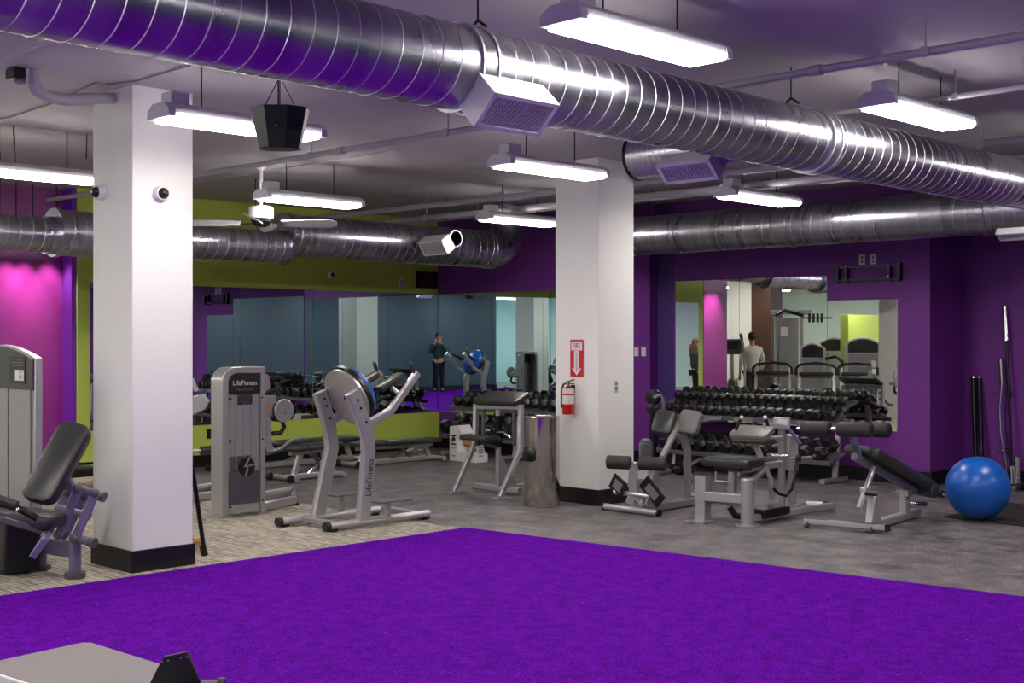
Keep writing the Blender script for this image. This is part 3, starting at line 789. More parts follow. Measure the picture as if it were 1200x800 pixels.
# --- A: captain's chair (vertical knee raise with round back)
def knee_raise():
    Y1, Y2 = 8.39, 8.90; r = .034
    t = thing('knee_raise_station', 'silver knee raise station with round back disc, by the turf corner', 'exercise machine', (6.9, 8.65, 0))
    for (pa, pb, Y) in (((384, 622), (502, 607.5), Y1), ((328, 616), (444, 601), Y2)):
        a, b = PY(pa[0], pa[1], Y), PY(pb[0], pb[1], Y); a.z = b.z = r+.012; 
        s = build('base_skid', MB().tube([a, b], r, 18), M_frame, t)
        d = (b-a).normalized()
        build('end_cap', MB().tube([a-d*.03, a+d*.015], r*1.12, 18), M_black, s)
        build('rubber_foot', MB().box(a+d*.05-V3((0, 0, r)), (.06, .06, .024)).box(b-d*.05-V3((0, 0, r)), (.06, .06, .024)), M_black, s)
    for xx in (6.45, 7.35):
        build('cross_tube', MB().bar([(xx, Y1, .05), (xx, Y2, .05)], .05, .05), M_frame, t)
    def upright(pts, Y):
        P = [PY(x, y, Y) for x, y in pts]; P[0].z = .05
        return build('upright', MB().bar(P, .062, .135, up=(1, 0, 0), c=.25), M_frame, t), P
    u1, P1 = upright([(425, 612), (431.5, 530), (430, 506), (412, 459)], Y1)
    u2, P2 = upright([(372, 606), (388.5, 524), (386, 500), (374.5, 459)], Y2)
    text('lettering', 'LifeFitness', M_blackp, u1, (P1[0]*.36+P1[1]*.64)+V3((.012, -.0335, 0)), (P1[1]-P1[0]).normalized(), (-1, 0, .15), .088, squash=.86)
    for Pq, Yq in ((P1, Y1), (P2, Y2)):
        for f in (.25, .6, .8):
            q = Pq[2].lerp(Pq[3], f); build('bolt_head', MB().lathe((q.x+.01, Yq-.031, q.z), (0, -1, 0), [(.012, 0), (.009, .008)], 10), M_black, t)
    # disc
    c = PY(404, 467, 8.645); up = (P1[3]-P1[2]); up.y = 0; up.normalize(); n = V3((up.z, 0, -up.x)); n = n if n.x > 0 else -n
    c = c+n*.03
    R = .27
    d1_ = build('back_disc', MB().lathe(c-n*.02, n, [(R*.9, 0), (R*.985, .006), (R*.985, .03)], 56), M_frame, t)
    build('disc_rim', MB().lathe(c+n*.008, n, [(R*.99, 0), (R*1.04, .008), (R*1.04, .04), (R*.97, .06)], 56), M_black, d1_)
    build('dome_pad', MB().lathe(c+n*.06, n, [(R*.97, 0), (R*.93, .03), (R*.8, .07), (R*.6, .1), (R*.35, .12), (.01, .127)], 48), M_blue, t)
    build('disc_hole', MB().lathe(c-n*.022, -n, [(.018, 0), (.018, .004)], 16), M_black, d1_)
    for a in (0.5, 2.1, 3.7, 5.3):
        q = c-n*.022+V3((0, 1, 0))*math.cos(a)*R*.8+up*math.sin(a)*R*.8
        build('bolt_head', MB().lathe(q, -n, [(.009, 0), (.007, .006)], 10), M_chrome, d1_)
    # arms with grips and elbow pads
    a1 = [PY(425, 500, Y1), PY(457, 482, Y1), PY(489, 437, Y1)]
    for p in a1: p.y -= 0
    A1 = build('arm', MB().bar(a1, .05, .075, up=(0, 0, 1), c=.3), M_frame, t)
    off = V3((0, Y2-Y1, 0))
    a2 = [p+off for p in a1]
    A2 = build('arm', MB().bar(a2, .05, .075, up=(0, 0, 1), c=.3), M_frame, t)
    for q, sgn in ((a1, 1), (a2, -1)):
        e = q[2]; d = (q[2]-q[1]).normalized()
        build('grip', MB().tube([e-d*.05+V3((0, 0, .03)), e-d*.05+V3((-.035, 0, .12))], .017, 14), M_foam, t)
        build('grip_stem', MB().tube([e-d*.05, e-d*.05+V3((-.045, 0, .135))], .010, 10), M_chrome, t)
        pc = q[1].lerp(q[2], .55)+V3((-.10, .085*sgn, .07)); pd = (V3((.9, 0, .42))).normalized()
        build('elbow_pad', MB().pad(pc, pd, (0, 1, 0), (-.42, 0, .9), .30, .11, .06, .03), M_padd, t)
        build('pad_bracket', MB().bar([pc-V3((0, 0, .03)), q[1].lerp(q[2], .4)], .03, .03), M_frame, t)
    # steps
    for (x0, y0, x1, y1, Y) in ((382, 578, 414, 578.5, Y2), (434, 585.5, 472, 585.5, Y1)):
        a, b = PY(x0, y0, Y), PY(x1, y1, Y); z = (a.z+b.z)/2; xm = (a.x+b.x)/2
        build('foot_step', MB().box((xm, Y-.06, z), (b.x-a.x, .15, .014)), M_frameD, t, bevel=.004)
        build('step_post', MB().bar([(xm, Y, .06), (xm, Y, z-.004)], .05, .06, up=(1, 0, 0)), M_frame, t)
knee_raise()

# --- B: weight tower with cam mechanism
def arch_profile(x0, x1, z1, r, one=True, n=10):
    pts = [(x0, 0.0), (x0, z1-r)]
    for i in range(1, n+1):
        a = PI/2*i/n; pts.append((x0+r-r*math.cos(a), z1-r+r*math.sin(a)))
    if one: pts += [(x1, z1), (x1, 0.0)]
    else:
        for i in range(0, n+1):
            a = PI/2*i/n; pts.append((x1-r+r*math.sin(a), z1-r+r*math.cos(a)))
        pts.append((x1, 0.0))
    return pts
def weight_tower():
    X0, Y0_ = 6.18, 9.71; W = .455; D_ = .19; H = 1.325
    t = thing('weight_tower', 'silver circuit weight tower with black header, standing beside the knee raise station', 'exercise machine', (X0+W/2, Y0_+.1, 0))
    # outer frame as a bent rectangular tube
    fr = MB(); pr = arch_profile(X0+.035, X0+W-.025, H-.03, .12)
    fr.bar([(x, Y0_+D_/2, max(.02, z)) for x, z in pr[:-1]]+[(pr[-1][0], Y0_+D_/2, .02)], .0701, D_, up=(0, 1, 0), c=.12) if False else None
    # profile swept: thickness in the X-Z plane .055, depth D_
    inner = arch_profile(X0+.065, X0+W-.05, H-.055, .09); outer = arch_profile(X0, X0+W, H, .13)
    n = len(outer); vs = []
    for y in (Y0_, Y0_+D_):
        for x, z in outer: vs.append((x, y, z+.015))
        for x, z in inner: vs.append((x, y, z+.015))
    fs = []
    for i in range(n-1):
        fs.append((i, i+1, n+i+1, n+i)); fs.append((2*n+i, 3*n+i, 3*n+i+1, 2*n+i+1))
        fs.append((i, 2*n+i, 2*n+i+1, i+1)); fs.append((n+i, n+i+1, 3*n+i+1, 3*n+i))
    fs.append((0, n, 3*n, 2*n)); fs.append((n-1, 3*n-1, 4*n-1, 2*n-1))
    fr.add(vs, fs)
    build('tower_frame', fr, M_frame, t, bevel=.006)
    hz0 = CAMH-(462-HY)*11.25/FL
    ip = [(x, z+.015) for x, z in arch_profile(X0+.07, X0+W-.055, H-.06, .085)]
    head = [(x, z) for x, z in ip if z > hz0]; head = [(ip[0][0], hz0)]+head+[(ip[-1][0], hz0)]
    hd = build('header_panel', MB().prism([V3((x, Y0_+.004, z)) for x, z in head], (0, .03, 0)), M_black, t)
    cx = X0+W/2
    text('lettering', 'LifeFitness', M_whitep, hd, (cx+.01, Y0_+.002, 1.195), (1, 0, 0), (0, 0, 1), .062)
    text('lettering', 'CIRCUIT SERIES', M_greyp, hd, (cx+.01, Y0_+.002, 1.135), (1, 0, 0), (0, 0, 1), .026)
    build('shroud', MB().bb((X0+.07, Y0_+.02, .10), (X0+W-.055, Y0_+.05, hz0)), M_shroud, t)
    for i in range(3):
        x = X0+.07+(W-.125)*(i+1)/4
        build('guide_ridge', MB().tube([(x, Y0_+.022, .42), (x, Y0_+.022, hz0-.02)], .012, 8), M_shroud, t)
    build('lower_shroud', MB().bb((X0+.072, Y0_+.008, .11), (X0+W-.057, Y0_+.03, .40)), M_shroudl, t, bevel=.004)
    build('lower_shroud', MB().bb((X0+.09, Y0_+.012, .40), (X0+W-.15, Y0_+.03, .54)), M_shroudl, t, bevel=.004)
    build('kick_plate', MB().bb((X0+.06, Y0_+.015, .03), (X0+W-.05, Y0_+.05, .10)), M_frame, t)
    build('counterweight_plate', MB().bb((cx-.06, Y0_+.010, hz0-.1), (cx+.10, Y0_+.03, hz0-.01)), M_shroudd, t, bevel=.01)
    # round emblem: disc with a slash-like bolt
    lc = V3((cx+.03, Y0_+.006, CAMH-(548-HY)*11.3/FL)); lr = .085
    em = build('emblem', MB().lathe(lc, (0, -1, 0), [(lr, 0), (lr, .004)], 36), M_black, t)
    y_ = Y0_+.0005
    def ep(pts): return MB().prism([V3((lc.x+a*lr, y_, lc.z+b*lr)) for a, b in pts], (0, -.002, 0))
    build('emblem_stroke', ep([(.25, 1.02), (.42, .95), (-.08, .12), (1.0, .28), (1.02, .12), (-.05, -.05), (-.42, .0)]), M_shroud, em)
    build('emblem_stroke', ep([(-.32, -.98), (-.12, -1.02), (.16, -.4), (.16, -.12), (-.02, -.12)]), M_shroud, em)
    for (x, z) in ((X0+.085, hz0-.04), (X0+W-.035, hz0-.04), (X0+.085, .68), (X0+W-.03, .68), (X0+.085, .09), (X0+W-.03, .12)):
        build('screw', MB().lathe((x, Y0_+.01, z), (0, -1, 0), [(.012, 0), (.009, .012)], 12), M_black, t)
    build('foot_plate', MB().bb((X0-.04, Y0_-.01, 0), (X0+.09, Y0_+D_+.02, .015)).bb((X0+W-.07, Y0_-.01, 0), (X0+W+.01, Y0_+D_+.02, .015)), M_frame, t)
    # floor loop to the right
    lp = MB(); z = .055
    a = G(311, 598); b = G(345, 592); c_ = G(349, 582); d = G(316, 583)
    lp.bar([(X0+W, Y0_+.06, z), (b.x, b.y, z), (b.x+.05, b.y+.10, z), (c_.x, c_.y+.05, z), (X0+W-.05, Y0_+.55, z)], .05, .075)
    build('floor_loop', lp, M_frame, t)
    build('rubber_foot', MB().box((b.x, b.y+.02, .01), (.09, .06, .02)), M_black, t)
    # cam mechanism and arm right of the tower
    Yc = Y0_+.20
    pc = PY(328, 481, Yc)
    build('cam_housing', MB().prism([PY(x, y, Yc) for x, y in ((309, 464), (323, 463), (326, 476), (338, 484), (336, 490), (322, 490), (309, 494))], (0, .07, 0)), M_frame, t, bevel=.006)
    cm = build('cam', MB().lathe((pc.x+.02, Yc-.01, pc.z), (0, -1, 0), [(.105, 0), (.11, .01), (.11, .03), (.10, .04)], 40), M_frame, t)
    build('cam_groove', MB().lathe((pc.x+.02, Yc-.02, pc.z), (0, -1, 0), [(.113, 0), (.113, .01)], 40), M_black, cm)
    build('bolt_head', MB().lathe((pc.x+.02, Yc-.052, pc.z-.02), (0, -1, 0), [(.014, 0), (.01, .01)], 12), M_chrome, cm)
    build('warning_label', MB().box(PY(315, 477, Yc-.002), (.035, .003, .03)), M_orange, t)
    build('top_housing', MB().prism([PY(x, y, Yc) for x, y in ((309, 436), (316, 440), (317, 456), (309, 460))], (0, .05, 0)), M_frame, t, bevel=.01)
    hk = [PY(x, y, Yc) for x, y in ((316, 490), (330, 492), (333, 500), (329, 507), (319, 508))]
    build('hook_handle', MB().tube(hk, .022, 12), M_black, t)
    build('link_arm', MB().bar([PY(313, 490, Yc), PY(314, 520, Yc), PY(318, 528, Yc)], .05, .06, up=(0, 1, 0)), M_frame, t)
    ap = [PY(x, y, Yc+.1) for x, y in ((312, 531), (328, 527), (342, 516), (354, 514))]
    build('lever_arm', MB().tube(ap, .022, 12), M_frameD, t)
weight_tower()

# --- machine half hidden on the left: second loop and pads left of the tower
t = thing('floor_machine_base', 'silver floor loop and padded arm of a machine half hidden behind the column with cameras', 'exercise machine', tuple(G(232, 577)))
a = G(225, 590); b = G(248, 586); c = G(248, 577)
build('floor_loop', MB().bar([(a.x-.3, a.y, .05), (b.x+.02, b.y+.02, .05), (c.x+.05, c.y+.05, .05), (a.x-.3, a.y+.4, .05)], .05, .07), M_frame, t)
build('post', MB().bar([(a.x-.25, a.y+.3, .05), (a.x-.25, a.y+.3, .95)], .08, .08, up=(1, 0, 0)), M_frame, t)
pc = PD(238, 474, 12.0)
build('cam', MB().prism([PD(x, y, 12.0) for x, y in ((215, 466), (238, 461), (245, 470), (241, 479), (226, 486), (215, 484))], dF*.06), M_frame, t, bevel=.008)
build('link_arm', MB().bar([PD(224, 444, 12.0), PD(231, 458, 12.0)], .07, .04), M_frame, t)
build('link_arm', MB().bar([PD(238, 474, 12.05), V3((a.x-.25, a.y+.3, .9))], .05, .05), M_frame, t)
roller(t, PD(236, 528, 12.6), PD(250, 527, 12.5), .045, M_padd)
build('roller_arm', MB().tube([PD(243, 528, 12.6), V3((a.x-.25, a.y+.3, .5))], .02, 10), M_frame, t)

# --- C: leg machine at the left edge
def leg_machine():
    Yt = 8.45
    t = thing('leg_press_machine', 'seated leg machine with tilted black backrest in front of the magenta wall', 'exercise machine', tuple(G(88, 680)))
    # weight tower: arched panel whose face looks left, edge seen at px 39-50
    Xa = PY(39, 500, Yt).x; Xb = PY(50, 500, Yt).x
    zc = lambda y, d=8.75: CAMH-(y-HY)*d/FL
    Yw = 1.15; zt = zc(419); crest = zc(404)
    prof = []
    N = 12
    for i in range(N+1):
        f = i/N; prof.append((Yt+Yw*f, zt+(crest-zt)*math.sin(PI*f)))
    poly = [(Yt, 0.03)]+prof+[(Yt+Yw, .03)]
    build('tower_frame', MB().prism([V3((Xa+.012, y, z)) for y, z in poly], (Xb-Xa-.012, 0, 0)), M_frame, t, bevel=.006)
    hz = zc(457)
    hp = [(Yt+.01, hz)]+[(min(Yt+Yw-.01, max(Yt+.01, y)), z-.012) for y, z in prof]+[(Yt+Yw-.01, hz)]
    hd = build('header_panel', MB().prism([V3((Xa, y, z)) for y, z in hp], (.013, 0, 0)), M_shroudd, t)
    pc = PX(4, 430, Xa-.002)
    build('placard', MB().box((Xa-.003, Yt+.24, zc(434)), (.004, .24, .19)), M_black, t)
    build('placard_sheet', MB().box((Xa-.006, Yt+.21, zc(440)), (.003, .15, .075)), M_box, t)
    for i, z in enumerate((zc(421), zc(425), zc(428.5))):
        build('placard_line', MB().box((Xa-.006, Yt+.24, z), (.003, .18, .005)), M_greyp, t)
    build('placard_figure', MB().ball((Xa-.008, Yt+.19, zc(436)), .004, .012, .012, 12).box((Xa-.008, Yt+.19, zc(442)), (.003, .014, .04)).box((Xa-.008, Yt+.18, zc(442)), (.003, .05, .008)), M_blackp, t)
    build('shroud', MB().bb((Xa-.001, Yt+.05, .3), (Xa+.012, Yt+.38, hz)), M_shroud, t)
    build('shroud', MB().bb((Xa-.001, Yt+.41, .3), (Xa+.012, Yt+.70, hz)), M_shroud, t)
    build('shroud', MB().bb((Xa-.001, Yt+.73, .3), (Xa+.012, Yt+1.1, hz)), M_shroud, t)
    build('lower_housing', MB().bb((Xa-.25, Yt-.12, .02), (Xa+.005, Yt+.7, .42)), M_black, t, bevel=.02)
    # backrest
    a = PD(46, 580, 8.05); b = PD(88, 505, 8.30)
    u = (b-a).normalized(); n = V3((-.75, -.55, .45))
    L = (b-a).length+.10
    c = (a+b)/2
    bp_ = build('backrest', MB().pad(c, u, (0, 0, 1), n, L, .235, .085, .07), M_padd, t)
    nn = (n-u*n.dot(u)).normalized()
    build('backrest_shell', MB().pad(c-nn*.05, u, (0, 0, 1), n, L*.94, .21, .025, .06), M_black, bp_)
    build('seat_cushion', MB().pad(PD(36, 606, 8.15), (-.6, .8, .1), (0, 0, 1), (0, 0, 1), .42, .3, .08, .06), M_pad, t)
    # post + beam
    g = G(88, 677); ft = V3((g.x, g.y, 0))
    pz = CAMH-(632-HY)*8.36/FL
    build('post', MB().tube([ft+V3((0, 0, .03)), ft+V3((0, 0, pz))], .04, 20), M_frame2, t)
    build('foot_cap', MB().lathe(ft, (0, 0, 1), [(.066, 0), (.07, .01), (.068, .04), (.045, .05)], 24), M_frameD, t)
    p2 = PD(48, 637, 8.75); 
    build('beam', MB().bar([ft+V3((0, 0, pz-.08)), p2], .06, .11), M_frame2, t)
    g2 = V3((p2.x, p2.y, 0))
    build('post', MB().tube([g2+V3((0, 0, .02)), p2], .04, 20), M_frame2, t)
    build('foot_cap', MB().lathe(g2, (0, 0, 1), [(.066, 0), (.07, .01), (.068, .03), (.045, .04)], 24), M_frameD, t)
    # parallel links
    def lk(pa, pb, da, db, w=.055):
        A, B = PD(*pa, da), PD(*pb, db)
        o = build('link_arm', MB().bar([A, B], .022, w, up=(B-A).cross(V3((CT, ST, 0)))), M_frame2, t)
        for q in (A, B): build('pivot_cap', MB().lathe(q-dF*.022, -dF, [(.030, -.01), (.030, .004), (.016, .012)], 16), M_frameD, o)
    lk((92, 572), (69, 626), 8.2, 8.2); lk((112, 577), (88, 631), 8.22, 8.22)
    lk((79, 576), (58, 622), 8.5, 8.5); lk((99, 581), (76, 626), 8.5, 8.5)
    for pa, pb, r in (((76, 568), (118, 581), .03), ((66, 595), (100, 603), .026), ((84, 628), (107, 635), .03)):
        A, B = PD(*pa, 8.42), PD(*pb, 8.36); o = build('cross_tube', MB().tube([A, B], r, 16), M_frame2, t)
        d = (B-A).normalized(); build('end_cap', MB().tube([B-d*.01, B+d*.03], r*1.15, 16), M_frameD, o)
    build('back_bracket', MB().bar([c-nn*.06, PD(84, 572, 8.36)], .05, .05), M_frame2, t)
    # hand levers
    build('lever_arm', MB().tube([PD(-20, 592, 8.0), PD(0, 590, 8.0), PD(22, 596, 8.0), PD(41, 606, 8.0), PD(48, 616, 8.02), PD(56, 622, 8.1)], .022, 12), M_blacks, t)
    build('lever_grip', MB().tube([PD(-20, 583, 8.0), PD(-2, 584, 8.0), PD(20, 592, 8.0)], .028, 12), M_pad, t)
    build('lever_arm', MB().bar([PD(38, 653, 7.98), PD(52, 632, 8.0), PD(57, 624, 8.05)], .03, .045), M_frame2, t)
    build('bolt_head', MB().ball(PD(21, 597, 7.96), .014, n=12), M_chrome, t)
    build('rail', MB().bar([PD(0, 608, 7.9), PD(50, 622, 8.05)], .03, .04), M_frameD, t)
leg_machine()

# --- D: preacher / dip rack near the bin
def rack_station():
    YL_, YR_ = 9.57, 8.93
    t = thing('curl_station', 'silver framed curl station with small seat, next to the steel bin', 'exercise machine', (9.1, 9.25, 0))
    def leg(foot, mid, top, Y):
        f = PY(*foot, Y); f.z = .01; P = [f, PY(*mid, Y), PY(*top, Y)]
        build('leg', MB().bar(P, .045, .06, up=(1, 0, 0)), M_frame, t)
        build('foot_plate', MB().box((f.x, f.y, .006), (.14, .09, .012)), M_frame, t)
        return P
    PL = leg((532, 577.5), (557, 519), (558, 473), YL_); PR_ = leg((586, 584), (610, 527), (610.5, 474), YR_)
    build('top_bar', MB().bar([PL[2]-V3((0, 0, .03)), PR_[2]-V3((0, 0, .03))], .045, .05), M_frame, t)
    pc = (PL[2]+PR_[2])/2+V3((.05, 0, .06))
    build('arm_pad', MB().pad(pc, (0, 1, 0), (1, 0, 0), (-.45, 0, 1), .62, .26, .055, .04), M_padd, t)
    build('pad_rail', MB().bar([pc+V3((0, .25, -.05)), pc+V3((0, -.25, -.05))], .03, .03), M_chrome, t)
    for Yq in (YL_-.09, YR_+.10):
        a = PY(565, 477, Yq); build('inner_post', MB().bar([(PL[2].x+.02, Yq, PL[2].z-.04), (PL[2].x+.02, Yq, PL[1].z)], .03, .04, up=(1, 0, 0)), M_frameD, t)
    xm = PL[2].x+.02; ym = 9.26
    build('centre_post', MB().bar([(xm, ym, .05), (xm, ym, PL[2].z-.04)], .05, .05, up=(1, 0, 0)), M_frame, t)
    build('adjuster', MB().bar([(xm-.01, ym-.012, .48), (xm-.01, ym-.012, .80)], .055, .06, up=(1, 0, 0)).box((xm-.02, ym, .62), (.09, .13, .08)), M_blacks, t)
    build('gusset', MB().prism([(xm+.03, ym-.006, .05), (xm+.28, ym-.006, .05), (xm+.03, ym-.006, .4)], (0, .012, 0)), M_frame, t)
    build('base_bar', MB().bar([(xm-.02, YL_+.02, .05), (xm-.02, YR_, .05)], .06, .06), M_frame, t)
    build('base_bar', MB().bar([(xm, ym, .045), (xm+.75, ym, .045)], .05, .05), M_frame, t)
    build('base_bar', MB().bar([(xm+.75, ym+.3, .045), (xm+.75, ym-.3, .045)], .05, .05), M_frame, t)
    sc_ = PD(558, 513, 13.0)
    build('seat', MB().pad(V3((xm-.17, ym+.10, sc_.z)), (0, 1, 0), (1, 0, 0), (0.06, -.05, 1), .38, .28, .055, .05), M_padd, t)
    build('seat_bracket', MB().bar([(xm-.17, ym+.08, sc_.z-.04), (xm, ym, sc_.z-.10)], .05, .05), M_frameD, t)
    build('handle', MB().tube([(xm-.05, ym-.03, sc_.z+.06), (xm-.1, ym-.18, sc_.z+.07), (xm-.1, ym-.28, sc_.z+.02)], .014, 10), M_chrome, t)
    build('knob', MB().tube([(xm-.06, ym+.04, sc_.z+.07), (xm-.06, ym+.11, sc_.z+.075)], .022, 12), M_chrome, t)
    c = PD(563.5, 529, 12.95)
    cd = build('instruction_card', MB().box(c, (.08, .006, .13), (dR+V3((0, 0, .25)), dF, V3((0, 0, 1))-dR*.25)), M_box, t)
    for i in range(4): build('card_print', MB().box(c-dF*.004+V3((0, 0, .045-.03*i)), (.045, .004, .012), (dR, dF, V3((0, 0, 1)))), M_greyp, t)
    # big side wing
    build('side_guard', MB().prism([PD(x, y, 13.3) for x, y in ((606, 488), (616, 488), (612, 536), (600, 536))], dF*.04), M_frame, t)
rack_station()

# --- E: back extension bench (roman chair)
def roman_chair():
    t = thing('hyperextension_bench', 'back extension bench with tilted hip pads and ankle rollers beside the column with the extinguisher', 'exercise machine', tuple(G(760, 598)))
    a = G(709, 597.5); b = G(771, 605.5); r = .03
    a.z = b.z = r+.004; d = (b-a).normalized(); ex = V3((1, 0, 0))
    s = build('base_skid', MB().tube([a, b], r, 18), M_frame, t)
    for q, sg in ((a, -1), (b, 1)): build('end_cap', MB().tube([q, q+d*sg*.02], r*1.15, 18), M_black, s)
    m = a.lerp(b, .62); m.z = .04
    rear = V3((PD(815, 584, 12.2).x+.2, m.y-.02, .04))
    build('main_beam', MB().bar([m, rear], .055, .07), M_frame, t)
    build('base_skid', MB().tube([rear+V3((0, .3, 0)), rear-V3((0, .3, 0))], r, 18), M_frame, t)
    dm = DEP(m)
    # curved front plate
    cu = [PD(737, 590, dm), PD(742, 578, dm), PD(741, 565, dm), PD(742, 550, dm-.02), PD(746, 543, dm-.02)]
    build('upright', MB().bar(cu, .03, .075, up=dR), M_frame, t)
    ax0 = PD(711, 541, dm+.06); ax1 = PD(781, 544, dm-.12)
    build('axle', MB().tube([ax0, ax1], .014, 12), M_chrome, t)
    da = (ax1-ax0); 
    roller(t, ax0, ax0+da*.41, .062); roller(t, ax0+da*.54, ax1, .062)
    # foot plates
    for (x0, y0, x1, y1, dd) in ((717, 562, 732, 575, dm+.06), (754, 563, 775, 589, dm-.05)):
        A, B = PD(x0, y0, dd), PD(x1, y1, dd-.1); c = (A+B)/2; u = (B-A).normalized(); v = V3((0, 1, 0)); nn = u.cross(v)
        fp = build('foot_plate', MB().box(c, ((B-A).length, .15, .02), (u, v-u*v.dot(u), nn)), M_black, t, bevel=.004)
        build('plate_print', MB().box(c+nn.normalized()*(.012 if nn.x < 0 else -.012), ((B-A).length*.55, .09, .002), (u, v-u*v.dot(u), nn)), M_greyp, fp)
    build('foot_rail', MB().tube([PD(719, 576, dm+.05), PD(771, 583, dm-.08)], .022, 12), M_frame, t)
    build('lower_strut', MB().bar([PD(741, 578, dm), PD(752, 592, dm), m+V3((.05, 0, 0))], .05, .05), M_frame, t)
    # slanted post carrying the pads
    dp = dm+.35
    P0 = PD(776, 536, dm+.1); P1_ = PD(797, 494, dp)
    build('pad_post', MB().bar([P0, P1_], .05, .05), M_frame, t)
    build('pad_post', MB().bar([PD(750, 592, dm), P0], .05, .05), M_frame, t)
    vb = V3((rear.x-.42, m.y-.01, .05)); 
    up_ = PD(787, 530, DEP(vb))
    build('upright', MB().bar([vb, V3((vb.x, vb.y, up_.z+.02)), P1_-V3((0, 0, .02))], .05, .07, up=(1, 0, 0)), M_frame, t)
    build('brace', MB().bar([V3((vb.x+.03, vb.y, .3)), V3((vb.x+.28, vb.y, .06))], .04, .05), M_frame, t)
    for x0, m_, dd in ((779, M_padd, dp), (808.5, M_padg, dp-.05)):
        c = PD(x0, 495, dd); u = V3((.42, 0, .85)).normalized()
        p = build('hip_pad', MB().pad(c, u, (0, 1, 0), V3((-.85, -.25, .42)), .235, .21, .085, .045), m_, t)
        build('pad_bracket', MB().bar([c+V3((.03, 0, -.02)), P1_+V3((.02, 0, -.02))], .04, .05), M_frameD, p)
    build('side_handle', MB().tube([P1_, PD(823, 493, dp-.03), PD(846, 491, dp-.1)], .015, 12), M_chrome, t)
    build('handle_grip', MB().tube([PD(829, 492.4, dp-.05), PD(846, 491, dp-.1)], .02, 12), M_frameD, t)
    # adjuster box with placard
    c = PD(757, 529, dp+.1)
    build('adjuster_box', MB().box(c, (.12, .12, .18), (dR, dF, V3((0, 0, 1)))), M_frameD, t, bevel=.015)
    build('adjuster_knob', MB().ball(c+V3((0, 0, .10)), .05, .05, .025), M_greyp, t)
    build('instruction_card', MB().box(PD(753, 556, dp-.1), (.09, .005, .08), (dR, dF, V3((0, 0, 1)))), M_box, t)
    build('adjuster_stem', MB().bar([c-V3((0, 0, .08)), V3((m.x+.15, m.y, .06))], .05, .05, up=(1, 0, 0)), M_frame, t)
roman_chair()

